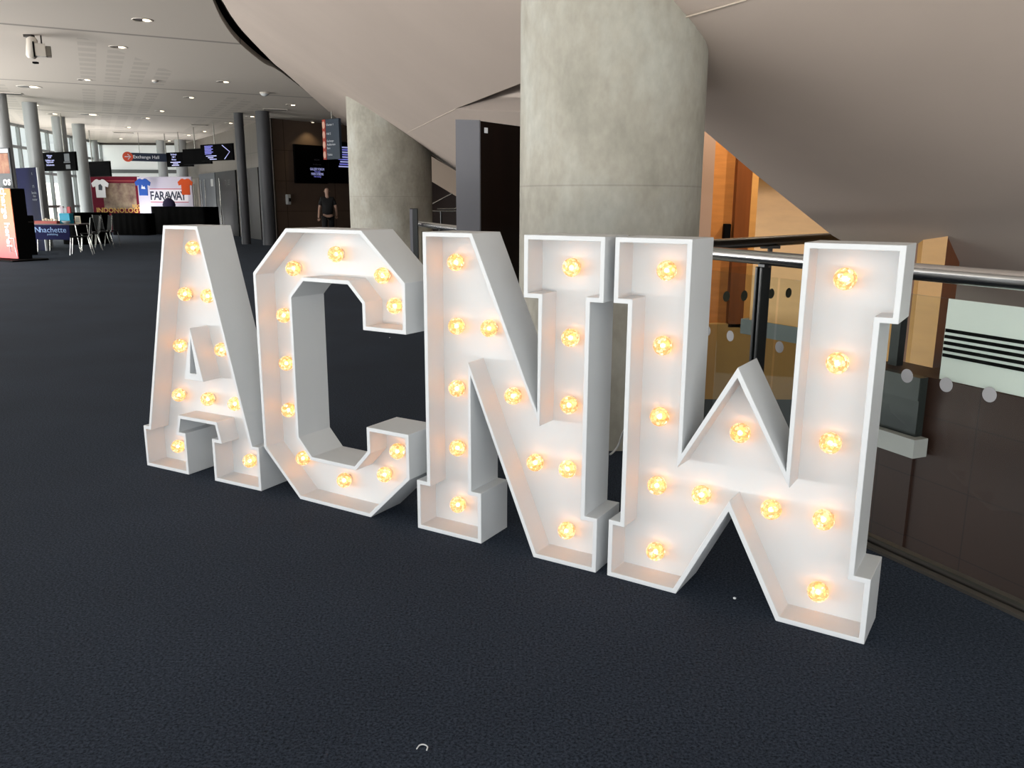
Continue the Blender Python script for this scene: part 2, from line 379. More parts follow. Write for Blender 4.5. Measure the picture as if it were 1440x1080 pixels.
def surf(loops, step, zoff, thick, name, m, kind=True):
    pts = []; edges = []
    for L in loops:
        k = len(pts); pts += [Vector((p[0], p[1])) for p in L]; edges += [(k + i, k + (i + 1) % len(L)) for i in range(len(L))]
    xs = [p.x for p in pts]; ys = [p.y for p in pts]
    def inside(x, y):
        c = 0
        for a, b in edges:
            A, B = pts[a], pts[b]
            if (A.y > y) != (B.y > y) and x < (B.x - A.x) * (y - A.y) / (B.y - A.y) + A.x: c ^= 1
        return c
    def clear(x, y):
        for a, b in edges:
            A, B = pts[a], pts[b]; d = B - A; t = max(0, min(1, (Vector((x, y)) - A).dot(d) / max(d.length_squared, 1e-9)))
            if (A + d * t - Vector((x, y))).length < step * .4: return False
        return True
    extra = []
    y = min(ys)
    while y < max(ys):
        x = min(xs)
        while x < max(xs):
            if inside(x, y) and clear(x, y): extra.append(Vector((x, y)))
            x += step
        y += step
    vv, ee, ff, *_ = geometry.delaunay_2d_cdt(pts + extra, edges, [], 1, 1e-5)
    vv = [v for v in vv]
    ff = [f for f in ff if inside(sum(vv[i].x for i in f) / len(f), sum(vv[i].y for i in f) / len(f))]
    from collections import Counter
    n = len(vv); vs_ = [Vector((v.x, v.y, sz(v.x, v.y) + zoff)) for v in vv]; vs_ += [v + Vector((0, 0, thick)) for v in vs_]
    cnt = Counter(); 
    for f in ff:
        for i in range(len(f)): cnt[tuple(sorted((f[i], f[(i + 1) % len(f)])))] += 1
    mb = MB(); k = len(ff)
    mb.add(vs_[:n], [tuple(f) for f in ff], True); mb.add(vs_[n:], [f[::-1] for f in ff], True)
    mb.add(vs_, [(a, b, b + n, a + n) for (a, b), c in cnt.items() if c == 1])
    return struct(mb.build(name, m))
def dens(L, step=.35):
    out = []
    for i in range(len(L)):
        a, b = L[i], L[(i + 1) % len(L)]; a, b = Vector((a[0], a[1])), Vector((b[0], b[1])); k = max(1, int((b - a).length / step))
        out += [a + (b - a) * j / k for j in range(k)]
    return out
hole_px = [(640, 153.5), (690, 134), (733, 117), (800, 95), (858, 72), (858, 150), (733, 158)]
hole = [hit(*q) for q in hole_px]
outer = soff_near + ceil_edge + low_left + [Vector((.8, 9.7, 0))] + low_right + [Vector((9.4, 7.6, 0))]
_c = [(640, 153.3), (733, 117), (858, 70), (858, 160), (733, 157.5), (640, 153.3)]
hole_px = [(a[0] + (b[0] - a[0]) * k / 9, a[1] + (b[1] - a[1]) * k / 9) for a, b in zip(_c, _c[1:]) for k in range(9)]
hole = [hit(*q) for q in hole_px]; holes = [dens(hole, .6)]
surf([dens(outer)] + holes, .3, 0, .12, 'sloping_soffit', SOFFIT)
pk = MB(); hd = holes[0]; nh = len(hd)
pk.add([Vector((p.x, p.y, sz(p.x, p.y) + .001)) for p in hd] + [Vector((p.x, p.y, sz(p.x, p.y) + .34)) for p in hd], [(i, (i + 1) % nh, nh + (i + 1) % nh, nh + i) for i in range(nh)])
tri_ = geometry.tessellate_polygon([[Vector((p.x, p.y, 0)) for p in hd]])
pk.add([Vector((p.x, p.y, sz(p.x, p.y) + .34)) for p in hd], [tuple(t) for t in tri_])
struct(pk.build('trim_1', SOFFIT))
# fine construction joint across the soffit
for i, (a, b) in enumerate((((573, 186.5), (640, 153.5)), ((945, 30), (1050, 0)))):
    pts = [hit(a[0] + (b[0] - a[0]) * k / 8, a[1] + (b[1] - a[1]) * k / 8) for k in range(9)]
    pts = [p + Vector((0, 0, .001)) for p in pts if p]
    if len(pts) > 2: struct(MB().tube(pts, .005, 6).build('trim_2' if i == 0 else 'trim_3', mat('joint_line', 'BDB0A2', .7)))

# flat ceiling, with the black shadow gap along the soffit
gap_px = [(298, -2), (313, 30), (336, 60), (371, 89), (393, 100), (439, 136), (484, 177)]
gap = spline([at_z(px, py, HC) for px, py in gap_px], 4)
ceil_loop = [(x - .45, y - .25) for x, y in near_curve[::-1]] + [(p.x, p.y) for p in gap] + [(-5.0, 33), (-5.0, 40.6), (-19.6, 40.6), (-18.8, 36), (-18.1, 32), (-17.5, 28), (-17.0, 24), (-16.6, 20), (-16.3, 16), (-16, -4), (9.4, -4)]
struct(MB().prism([[(x, y) for x, y in ceil_loop]], HC, HC + .1, Matrix(((1, 0, 0, 0), (0, 0, 1, 0), (0, 1, 0, 0), (0, 0, 0, 1)))).build('ceiling', CEIL))
struct(MB().prism([[(-16.2, -4), (9.9, -4), (9.9, 41), (-19.8, 41), (-18.3, 32), (-17.2, 24), (-16.5, 16)]], HC + .38, HC + .5, XY).build('sky_block_slab', DARK))  # dark cover added above everything to block the sky

# dark strip added inside the gap to paint its shade black
gl_ = [Vector((p.x - .02, p.y - .01, HC)) for p in soff_near + ceil_edge]
struct(MB().add([p + Vector((0, 0, .002)) for p in gl_] + [p + Vector((0, 0, .375)) for p in gl_], [(i, i + 1, len(gl_) + i + 1, len(gl_) + i) for i in range(len(gl_) - 1)]).build('gap_shade_strip', DARK))

# ------------------------------------------------------------------ floor, void and walls
rail_c = [(2.60, .2), (2.0, 1.6), (1.61, 2.5), (1.42, 2.9), (.97, 3.87), (.25, 5.5), (-.487, 7.4), (-1.15, 9.5)]
def rail_at(y):
    for (x0, y0), (x1, y1) in zip(rail_c, rail_c[1:]):
        if y0 <= y <= y1: return Vector((x0 + (x1 - x0) * (y - y0) / (y1 - y0), y, 0))
def rail_px(px):          # where on the balustrade curve a picture column falls
    lo, hi = .3, 9.49
    for _ in range(60):
        m = (lo + hi) / 2; p = rail_at(m); d = ray(px, 380)
        if p.x / p.y > d.x / d.y: lo = m
        else: hi = m
    return rail_at(lo)
GOFF = Vector((.085, .035, 0))                # glass stands a little outside the handrail
edge_loop = [(x + .12, y + .05) for x, y in rail_c] + [(-1.1, 12.5), (-1.2, 17), (-3.0, 20), (-4.2, 25), (-4.6, 31), (-4.6, 40.6), (-19.6, 40.6), (-18.1, 32), (-17.0, 24), (-16.3, 16), (-16, -3), (3.3, -3)]
struct(MB().prism([edge_loop], -.3, 0, XY).build('floor', CARPET))
struct(MB().box(-4.6, 9.4, -2.9, 41, -3.2, -3.1).build('lower_floor', mat('dark_lower_floor', '0D0B0A', .5)))
struct(MB().box(9.4, 9.55, -4, 41, -1.72, HC + .38).build('light_block_wall', WALLG))  # unseen wall added to limit light from the right
# dark wall with the far screens, the door wall left of it, the frosted wall at the end
def wall(name, a, b, z0, z1, t, m):
    a, b = Vector(a), Vector(b); d = (b - a).normalized(); n = Vector((-d.y, d.x))
    M = Matrix(((d.x, n.x, 0, a.x), (d.y, n.y, 0, a.y), (0, 0, 1, 0), (0, 0, 0, 1)))
    return struct(MB().box(0, (b - a).length, 0, t, z0, z1, M).build(name, m))
def tiled(name, col, joint, rows, cols, amt, ox=0):
    m = mat(name, col, .5, noise=(.9, amt)); n, l = m.node_tree.nodes, m.node_tree.links; b = n['Principled BSDF']
    mn = lambda op, p, q=None: math_node(n, l, op, p, q)
    g = n.new('ShaderNodeNewGeometry'); sp = n.new('ShaderNodeSeparateXYZ'); l.new(g.outputs['Position'], sp.inputs[0])
    hz = mn('LESS_THAN', mn('FRACT', mn('DIVIDE', sp.outputs[2], rows)), .018)
    vt = mn('LESS_THAN', mn('FRACT', mn('ADD', mn('DIVIDE', sp.outputs[1], cols), ox)), .014)
    k = mn('SUBTRACT', 1, mn('MULTIPLY', mn('MAXIMUM', hz, vt), joint))
    s_ = n.new('ShaderNodeVectorMath'); s_.operation = 'SCALE'
    src = b.inputs['Base Color'].links[0].from_socket
    l.new(src, s_.inputs[0]); l.new(k, s_.inputs['Scale']); l.new(s_.outputs[0], b.inputs['Base Color'])
    return m
DWALL = tiled('dark_wall_panel', '6A584C', .6, 1.0, 1.5, .12)
GWALL = tiled('grey_wall_tile', '6F6861', .4, 1.0, 1.9, .08)
wall('wall_back', (-7.95, 28.2), (-4.4, 32.2), 0, HC, .25, DWALL)
wall('wall_left', (-16.6, 42), (-8.15, 28.4), 0, HC, .25, GWALL)
struct(MB().box(-8.15, -7.95, 28.05, 28.5, 0, HC).build('trim_4', mat('corner_strip', '4E4640', .5)))
wall('window_7', (-19.5, 40.2), (-15.2, 40.2), 0, HC, .2, FARW)  # brightened by the glow put into its material
struct(MB().box(-19.5, -15.2, 40.08, 40.2, 2.62, 2.78).build('trim_5', mat('transom', '6C7072', .5)))
struct(MB().box(-19.5, -15.2, 40.05, 40.2, HC - .1, HC).build('trim_6', mat('ceiling_trim', '4A4541', .5)))

# opposite side of the void
wall('wall_wood', (2.3, 12.6), (9.4, 12.6), -1.62, HC + .3, .2, WOODL)
e0 = at_y(988, 260, 12.5).x
struct(MB().box(at_y(974, 260, 12.3).x, at_y(994, 260, 12.3).x, 11.9, 12.6, -1.62, HC + .3).build('trim_7', mat('pinkish_wall_end', 'A98A78', .6)))
struct(MB().box(at_y(994, 300, 12.5).x, at_y(1031, 300, 12.5).x, 12.45, 12.6, -.5, HC + .3).build('door_1', WOODO))
struct(MB().box(at_y(1031, 300, 12.4).x, at_y(1052, 300, 12.4).x, 12.3, 12.6, -.5, HC + .3).build('trim_8', WOODB))
sA, sB = at_y(1042, 447.5, 10.9), at_y(1120, 461, 10.1)
zl1 = (sA.z + sB.z) / 2; zl0 = zl1 - .2; sB = sA + (sB - sA) * 3.2
sd = Vector((sB.x - sA.x, sB.y - sA.y, 0)).normalized(); sn = Vector((-sd.y, sd.x, 0)) if -sd.y * .3 + sd.x > 0 else Vector((sd.y, -sd.x, 0))
def qbox(a, b, dd, z0, z1):
    mb = MB(); v = [Vector((q_.x, q_.y, z)) for z in (z0, z1) for q_ in (a, b, b + dd, a + dd)]
    return mb.add(v, [(0, 3, 2, 1), (4, 5, 6, 7), (0, 1, 5, 4), (1, 2, 6, 5), (2, 3, 7, 6), (3, 0, 4, 7)])
struct(qbox(sA, sB, sn * .6, zl0, zl1).build('landing_slab', SLAB))
struct(qbox(sA + sn * .03 + sd * .12, sB + sn * .03, sn * .2, zl1, 2.2).build('wall_veneer', WOODL))
wall('wall_lower', (2.0, 12.3), (9.4, 12.3), -1.62, -.45, .2, mat('lower_wood', 'A8824E', .5, noise=(2, .08)))
wall('wall_dark', (-4.6, 32), (2.3, 13.2), -1.62, HC + .3, .2, BROWN)
# tiled dark upstand wall across the void, parallel to the balustrade
TILE = tiled('dark_brown_tile', '3E2820', .45, .42, .62, .25, .3)
bn = Vector((.92, .39, 0)); bd = Vector((-.39, .92, 0))
def at_n(px, py, c): d = ray(px, py); t = c / (bn.x * d.x + bn.y * d.y); return O + d * t
t0 = at_n(1296, 528, 4.45); t1 = t0 - bd * 6
wall('wall_tile', (t0.x, t0.y), (t1.x, t1.y), -1.62, t0.z, .18, TILE)
r0 = t0 + bn * 4
wall('wall_tile_return', (t0.x, t0.y), (r0.x, r0.y), -1.62, t0.z, .15, TILE)
# the wall's two sides share one winding: face order above only sets where thickness grows

# ------------------------------------------------------------------ concrete columns
def column(name, c, r, z1, m, label, cat='column', n=64, z0=0):
    o = MB().lathe([(r, 0), (r, z1 - z0)], n).build(name, m, None)
    o.location = (c[0], c[1], z0); return tag(o, label, cat)
c1 = at_y(859, 200, 4.83); column('concrete_column', (c1.x, c1.y), .515, 3.9, CONC, 'massive round bare concrete column rising behind the letters N and W')
c2 = at_y(549, 240, 14.6); column('concrete_column', (c2.x, c2.y), .71, 3.7, CONC, 'round concrete column standing behind the letter C')

# ------------------------------------------------------------------ the four marquee letters
def inset(L, t):
    n = len(L); area = sum(L[i][0] * L[(i + 1) % n][1] - L[(i + 1) % n][0] * L[i][1] for i in range(n)); s = 1 if area > 0 else -1
    out = []
    for i in range(n):
        p, q, r = Vector(L[i - 1]), Vector(L[i]), Vector(L[(i + 1) % n])
        d1, d2 = (q - p).normalized(), (r - q).normalized()
        n1, n2 = Vector((-d1.y, d1.x)) * s, Vector((-d2.y, d2.x)) * s
        k = (n1 + n2); k = k / max(k.length_squared, .08) * 2 * t
        if k.length > 3.2 * t: k = k.normalized() * 3.2 * t
        out.append((q.x + k.x, q.y + k.y))
    return out
LH, LD, LT, LR = 1.22, .20, .017, .108
def ring(mb, A, B, w, flip=False):
    n = len(A); mb.add([(u, w, v) for u, v in A] + [(u, w, v) for u, v in B], [(i, (i + 1) % n, n + (i + 1) % n, n + i) for i in range(n)])
def skirt(mb, A, w0, w1):
    n = len(A); mb.add([(u, w0, v) for u, v in A] + [(u, w1, v) for u, v in A], [(i, (i + 1) % n, n + (i + 1) % n, n + i) for i in range(n)])
letters = {
 'A': ((-1.8799, 4.0303), -.4954,
   [[(.2764, LH), (.5032, LH), (.7585, .213), (.7997, .213), (.7997, 0), (.4915, 0), (.4915, .213), (.5375, .213), (.5205, .284), (.2811, .284), (.2630, .213), (.3097, .213), (.3097, 0), (0, 0), (0, .213), (.0412, .213)],
    [(.3343, .4904), (.4643, .4904), (.3993, .745)]],
   [(0.376, 1.115), (0.296, 0.892), (0.452, 0.892), (0.231, 0.633), (0.518, 0.639), (0.192, 0.379), (0.398, 0.382), (0.582, 0.38), (0.153, 0.104), (0.656, 0.106)],
   'white marquee letter A with lit bulbs, leftmost of the four big letters'),
 'C': ((-1.1558, 3.664), -.548,
   [[(0, .2099), (0, 1.0209), (.2184, LH), (.6424, LH), (.8599, 1.0209), (.8599, .8166), (.6347, .8166), (.6347, .9251), (.5593, .9994), (.3077, .9994), (.2307, .9251), (.2307, .2966), (.3077, .2158), (.5593, .2158), (.6347, .2966), (.6347, .4034), (.8599, .4034), (.8599, .2099), (.6424, 0), (.2184, 0)]],
   [(0.174, 1.043), (0.43, 1.114), (0.682, 1.036), (0.743, 0.916), (0.098, 0.829), (0.097, 0.608), (0.094, 0.387), (0.172, 0.167), (0.424, 0.106), (0.662, 0.176), (0.736, 0.294)],
   'white marquee letter C with lit bulbs, between the A and the N'),
 'N': ((-.3917, 3.2167), -.5401,
   [[(.0522, LH), (.2800, LH), (.5644, .576), (.5644, .9965), (.5036, .9965), (.5036, LH), (.8197, LH), (.8197, .9965), (.769, .9965), (.769, .2112), (.8197, .2112), (.8197, 0), (.5556, 0), (.2703, .6796), (.2703, .2112), (.3167, .2112), (.3167, 0), (0, 0), (0, .2112), (.0522, .2112)]],
   [(0.154, 1.104), (0.155, 0.854), (0.307, 0.858), (0.153, 0.602), (0.657, 1.106), (0.658, 0.852), (0.416, 0.604), (0.658, 0.6), (0.153, 0.353), (0.517, 0.353), (0.657, 0.351), (0.153, 0.108), (0.658, 0.104)],
   'white marquee letter N with lit bulbs, third of the four big letters'),
 'W': ((.3508, 2.776), -.5703,
   [[(-.0084, LH), (.2613, LH), (.2613, .5103), (.4329, .8253), (.6058, .5103), (.6058, LH), (.882, LH), (.882, .9991), (.8327, .9991), (.8327, .2174), (.8818, .2174), (.8818, 0), (.6108, 0), (.4329, .3404), (.2657, 0), (0, 0), (0, .2174), (.0452, .2174), (.0452, .9991), (-.0084, .9991)]],
   [(0.148, 1.111), (0.146, 0.856), (0.146, 0.605), (0.431, 0.591), (0.714, 1.113), (0.714, 0.857), (0.148, 0.353), (0.312, 0.351), (0.55, 0.348), (0.715, 0.603), (0.716, 0.349), (0.154, 0.103), (0.719, 0.101)],
   'white marquee letter W with lit bulbs, rightmost and nearest of the four big letters'),
}
import bmesh
_bm = bmesh.new(); bmesh.ops.create_icosphere(_bm, subdivisions=3, radius=.034)
_bm.verts.ensure_lookup_table()
BV = [v.co.copy() for v in _bm.verts]; BF = [[v.index for v in f.verts] for f in _bm.faces]; _bm.free()
SOCK = mat('bulb_collar', 'E8DCC8', .4)
bulb_src = None
for k, (pos, yaw, loops, bulbs, lab) in letters.items():
    e = empty('marquee_letter', (pos[0], pos[1], 0), yaw, lab, 'letter', 'illuminated marquee letters standing in a row')
    ins = [inset(loops[0], LT)] + [inset(h_, -LT) for h_ in loops[1:]]
    fr = MB()
    for A, B in zip(loops, ins):
        ring(fr, A, B, 0); skirt(fr, A, 0, LD); skirt(fr, B, 0, LR + .004); ring(fr, A, B, LD)
    import bmesh as _b
    fo = fr.build('side_wall', WHITE, e, True)
    bv = fo.modifiers.new('soft_edges', 'BEVEL'); bv.width = .0015; bv.segments = 1; bv.limit_method = 'ANGLE'
    me = fo.data; bm = _b.new(); bm.from_mesh(me); _b.ops.remove_doubles(bm, verts=bm.verts[:], dist=1e-5); _b.ops.recalc_face_normals(bm, faces=bm.faces[:]); bm.to_mesh(me); bm.free()
    MB().prism(ins, LR, LR + .012).build('back_panel', WHITEP, e, True)
    for (u, v) in bulbs:
        if bulb_src is None:
            b = MB().add(BV, BF, True).build('bulb', BULB, e, True)
            s_ = MB().lathe([(.020, 0), (.020, .006), (.014, .010), (.0, .011)], 16, Matrix.Rotation(math.pi / 2, 4, 'X')).build('bulb_collar', SOCK, b, True)
            s_.location = (0, LR - .076, 0)
            _q = bmesh.new(); bmesh.ops.create_icosphere(_q, subdivisions=2, radius=.009); _q.verts.ensure_lookup_table()
            f_ = MB().add([v.co.copy() for v in _q.verts], [[v.index for v in f.verts] for f in _q.faces], True).build('filament', LED, b, True); _q.free()
            bulb_src = (b, s_, f_)
        else:
            b = bulb_src[0].copy(); COL.objects.link(b); b.parent = e
            for part_ in bulb_src[1:]:
                s_ = part_.copy(); COL.objects.link(s_); s_.parent = b
        b.location = (u, .076, v); b.rotation_euler = (0, random.uniform(0, 6), 0)
# white mains lead between the N and the W
lead = spline([at_y(858, 639, 3.25), at_y(863, 635, 3.3), at_y(870, 625, 3.32), at_y(876, 608, 3.3), at_y(884, 600, 3.25)])
tag(MB().tube(lead, .004, 8).build('power_cable', WHITE), 'thin white cable hanging between the letters N and W', 'cable')

# ------------------------------------------------------------------ balustrade
RZ = 1.1
p_post = [rail_px(q) for q in (1258, 1073)]
gap_p = (p_post[1] - p_post[0]).length
def pos_along(p, s):     # point s metres along the curve from p (positive: away from the camera)
    y = p.y; st = .01 * (1 if s > 0 else -1); q = p.copy(); acc = 0
    while acc < abs(s):
        y += st
        nq = rail_at(max(.21, min(9.49, y)))
        acc += (nq - q).length; q = nq
    return q
def make_balustrade(ya, yb, posts, label, with_marks):
    a = rail_at(ya); e = empty('glass_balustrade', a, 0, label, 'balustrade')
    ys = np.linspace(ya, yb, 40); rl = [rail_at(y) + Vector((0, 0, RZ)) for y in ys]
    MB().tube(rl, .030, 20).build('handrail', STEEL, e)
    for q in posts:
        d = (rail_at(min(q.y + .1, 9.49)) - rail_at(max(q.y - .1, .25))).normalized(); n = Vector((d.y, -d.x, 0))
        M = Matrix(((d.x, n.x, 0, q.x), (d.y, n.y, 0, q.y), (0, 0, 1, 0), (0, 0, 0, 1)))
        pb = MB().bbox(-.022, -.007, -.026, .026, 0.0, 1.062, .003, M).bbox(.007, .022, -.026, .026, 0.0, 1.062, .003, M).build('post', BPOST, e)
        MB().box(-.02, .02, -.012, .012, 1.055, 1.09, M).build('bracket', BPOST, pb)
        MB().bbox(-.05, .05, -.04, .045, .001, .012, .002, M).build('foot_plate', BPOST, pb)
    cuts = [ya + .02] + [q.y for q in posts if ya + .1 < q.y < yb - .1] + [yb - .02]
    for u, v in zip(cuts, cuts[1:]):
        A, B = rail_at(u) + GOFF, rail_at(v) + GOFF; d = (B - A); L = d.length; d.normalize(); n = Vector((d.y, -d.x, 0))
        M = Matrix(((d.x, n.x, 0, A.x), (d.y, n.y, 0, A.y), (0, 0, 1, 0), (0, 0, 0, 1)))
        g = MB().box(.012, L - .012, -.005, .005, .03, 1.01, M).build('glass_panel', GLASS, e)
        if with_marks:
            nd = max(1, int(round(L / .163))); 
            for i in range(nd):
                c = (i + (.07 if u < 1.5 else .5)) * L / nd + .03
                MB().lathe([(.026, 0), (.026, .001)], 20, M @ Matrix.Translation((c, -.007, .708)) @ Matrix.Rotation(math.pi / 2, 4, 'X')).build('dot', DOT, g)
            if u < 2.3:
                pass
        g['panel_span'] = (u, v)
    return e
posts_n = [rail_at(1.25), rail_px(1180), p_post[1]]
yc0 = c1.y - .56
bal = make_balustrade(.9, yc0, posts_n, 'glass balustrade with round steel handrail along the floor edge, right of the letters', True)
# white sheet with black stripes on the pane at the right end
def glass_hit(px, py):
    best = None
    q = rail_px(px)
    for _ in range(30):
        d = ray(px, py); y = q.y; p = rail_at(y) + GOFF
        # march along the curve until the glass line lies on the ray
        lo, hi = .3, 6
        for _ in range(50):
            m = (lo + hi) / 2; g = rail_at(m) + GOFF
            if g.x / g.y > d.x / d.y: lo = m
            else: hi = m
        g = rail_at(lo) + GOFF; return O + d * (g.y / d.y)
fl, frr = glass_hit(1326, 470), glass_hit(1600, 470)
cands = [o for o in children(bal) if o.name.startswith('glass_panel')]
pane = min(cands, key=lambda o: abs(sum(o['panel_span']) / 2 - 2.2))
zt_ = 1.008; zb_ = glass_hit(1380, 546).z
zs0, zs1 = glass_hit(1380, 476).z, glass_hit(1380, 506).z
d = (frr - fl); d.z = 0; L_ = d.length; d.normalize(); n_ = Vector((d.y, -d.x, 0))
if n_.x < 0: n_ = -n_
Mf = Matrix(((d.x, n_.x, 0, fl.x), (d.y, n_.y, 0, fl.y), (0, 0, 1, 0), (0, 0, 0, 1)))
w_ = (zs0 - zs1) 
fb = MB().box(0, L_, .008, .010, zb_, zt_, Mf).build('white_overlay', OVERLAY, pane)
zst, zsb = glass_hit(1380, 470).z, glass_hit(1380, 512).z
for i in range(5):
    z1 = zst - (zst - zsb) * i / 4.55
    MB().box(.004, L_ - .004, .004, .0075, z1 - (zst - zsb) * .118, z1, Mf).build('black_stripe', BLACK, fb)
# metal channel and trim at the floor edge
pts = [Vector((x + .085, y + .035, .018)) for x, y in rail_c]
for nm, off, hh in (('trim_9', .055, .012), ('trim_10', .1, .03)):
    mb = MB()
    for a, b in zip(rail_c, rail_c[1:]):
        A, B = Vector((a[0] + off, a[1] + off * .42, 0)), Vector((b[0] + off, b[1] + off * .42, 0)); dd = (B - A); L = dd.length; dd.normalize(); nn = Vector((dd.y, -dd.x, 0))
        mb.box(0, L, -.016, .016, 0, hh, Matrix(((dd.x, nn.x, 0, A.x), (dd.y, nn.y, 0, A.y), (0, 0, 1, 0), (0, 0, 0, 1))))
    struct(mb.build(nm, TRIMM))
far_end = rail_px(582)
bal2 = make_balustrade(c1.y + .62, far_end.y, [rail_px(620), rail_px(672)], 'far stretch of glass balustrade with steel handrail between the two concrete columns', False)
q = at_z(596, 330, 0); q = rail_px(596) - Vector((.09, .03, 0))
ep = empty('barrier_post', (q.x, q.y, 0), 0, 'slim black upright post by the end of the far handrail, right of the concrete column', 'post')
zt = at_y(596, 293, q.y).z
MB().bbox(-.042, .042, -.03, .03, 0, zt, .006).build('body', BPOST, ep, True)
MB().bbox(-.042, -.012, -.034, -.0301, .35, zt - .01, .001).build('lit_side_strip', TOTEMG, ep, True)  # grey strip paints the lit left side of the post
MB().bbox(-.09, .09, -.09, .09, 0, .012, .003).build('base_plate', BPOST, ep, True)
# dark rail on the far side of the void
fr0, fr1 = at_y(985, 345, 7.4), at_y(1205, 332, 8.9)
er = empty('far_handrail', (fr0.x, fr0.y, zl1), 0, 'dark round handrail across the void in front of the wooden wall', 'handrail')
MB().tube([fr0, fr1 + (fr1 - fr0) * .4], .05, 14).build('rail', DSTEEL, er)
pz = at_y(1074, 341, 9.5); 
for px_ in (1074, 1190):
    t_ = (px_ - 985) / 220; pp = fr0 + (fr1 - fr0) * t_
    MB().bbox(pp.x - .02, pp.x + .02, pp.y - .02, pp.y + .02, -1.62, pp.z - .03, .003).bbox(pp.x - .09, pp.x + .09, pp.y - .03, pp.y + .03, pp.z - .07, pp.z - .04, .003).build('post', DSTEEL, er)
ga, gb = fr0 + (fr1 - fr0) * .12, fr0 + (fr1 - fr0) * .9
gz0, gz1 = -1.5, at_y(1060, 372, 8.0).z
dd = (gb - ga); dd.z = 0; LL = dd.length; dd.normalize(); nn = Vector((dd.y, -dd.x, 0))
Mg = Matrix(((dd.x, nn.x, 0, ga.x), (dd.y, nn.y, 0, ga.y), (0, 0, 1, 0), (0, 0, 0, 1)))
gp = MB().box(0, LL, -.006, .006, gz0, gz1, Mg).build('glass_panel', GLASS, er)
for px_, py_ in ((1022.6, 417), (1047.6, 416), (1085.6, 413), (1110, 412), (1137, 411)):
    d = ray(px_, py_); A = Vector((ga.x, ga.y)); t_ = (A.x * nn.x + A.y * nn.y) / (d.x * nn.x + d.y * nn.y); p = O + d * t_
    MB().lathe([(.05, 0), (.05, .001)], 18, Matrix(((dd.x, nn.x, 0, p.x), (dd.y, nn.y, 0, p.y), (0, 0, 1, p.z), (0, 0, 0, 1))) @ Matrix.Translation((0, -.008, 0)) @ Matrix.Rotation(math.pi / 2, 4, 'X')).build('dot', DOTD, gp)
# lamps over the landing across the void
for x_ in (3.0, 4.9):
    lt = bpy.data.lights.new('landing_light', 'SPOT'); lt.energy = 420; lt.color = (1, .86, .66); lt.spot_size = 2.5; lt.spot_blend = .5; lt.shadow_soft_size = .1
    lo = bpy.data.objects.new('landing_light', lt); COL.objects.link(lo); lo.location = (x_, 10.4, HC + .27); lo.rotation_euler = (.35, 0, 0)
# door furniture on the wooden wall
p = at_y(1021, 330, 12.4); tag(MB().bbox(p.x - .05, p.x + .05, p.y - .08, p.y + .03, p.z - .14, p.z + .16, .01).build('door_closer_box', BLACK), 'small black box on the orange wooden door behind the rail', 'box')
# wooden pillar and dark cabinet seen through the right-hand glass
pl0, pl1, pl2 = at_n(1278, 520, 5.2), at_n(1311, 520, 5.2), at_n(1331, 520, 5.6)
ew = empty('wooden_pillar', (pl1.x, pl1.y, t0.z), 0, 'square honey-coloured wooden pillar under the soffit, behind the glass at right', 'pillar')
vF = pl1 - pl0; vF.z = 0
def quadbox(a, b, depth_dir, z0, z1):
    mb = MB(); v = [Vector((q_.x, q_.y, z)) for z in (z0, z1) for q_ in (a, b, b + depth_dir, a + depth_dir)]
    return mb.add(v, [(0, 3, 2, 1), (4, 5, 6, 7), (0, 1, 5, 4), (1, 2, 6, 5), (2, 3, 7, 6), (3, 0, 4, 7)])
zpt = sz((pl0.x + pl1.x) / 2, (pl0.y + pl1.y) / 2) + .05
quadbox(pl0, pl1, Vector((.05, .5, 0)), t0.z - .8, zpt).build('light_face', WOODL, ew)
dv = (pl2 - pl1); dv.z = 0
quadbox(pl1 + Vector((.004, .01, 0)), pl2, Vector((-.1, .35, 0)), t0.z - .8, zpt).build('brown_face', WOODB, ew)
b0, b1 = at_n(1222, 532, 4.36), at_n(1296, 532, 4.36)
zb0, zb1 = at_n(1262, 607, 4.36).z, at_n(1262, 524, 4.36).z
ec = empty('dark_cabinet', ((b0.x + b1.x) / 2, (b0.y + b1.y) / 2, zb0), 0, 'dark grey cabinet on a white ledge below floor level, right of the letter W', 'cabinet')
quadbox(b0, b1, bn * .06, zb0, zb1).build('body', mat('cabinet_grey', '2C3130', .4), ec)
quadbox(b0 - bn * .012, b1 - bn * .012, bn * .0115, zb1 - .15, zb1).build('top_panel', mat('cabinet_top_grey', '3C4140', .4), ec)
l0, l1 = at_n(1215, 620, 4.3), at_n(1286, 620, 4.3)
zz0, zz1 = at_n(1262, 638, 4.3).z, at_n(1262, 610, 4.3).z
struct(quadbox(l0, l1, bn * .12, zz0, min(zz1, zb0 - .002)).build('trim_11', mat('white_ledge', 'C3C3C1', .6)))
pr0, pr1 = at_n(1215, 532, 4.43), at_n(1296, 532, 4.43)
struct(quadbox(pr0, pr1, bn * .3, -1.62, zb1 - .004).build('wall_pier', TILE))
q0, q1 = at_n(1251.5, 480, 4.55), at_n(1264, 480, 4.55)
o = quadbox(q0, q1, bn * .06, zb1 - .004, 1.05).build('black_post', BPOST); tag(o, 'black upright post beside the wooden pillar, beyond the glass right of the letter W', 'post')

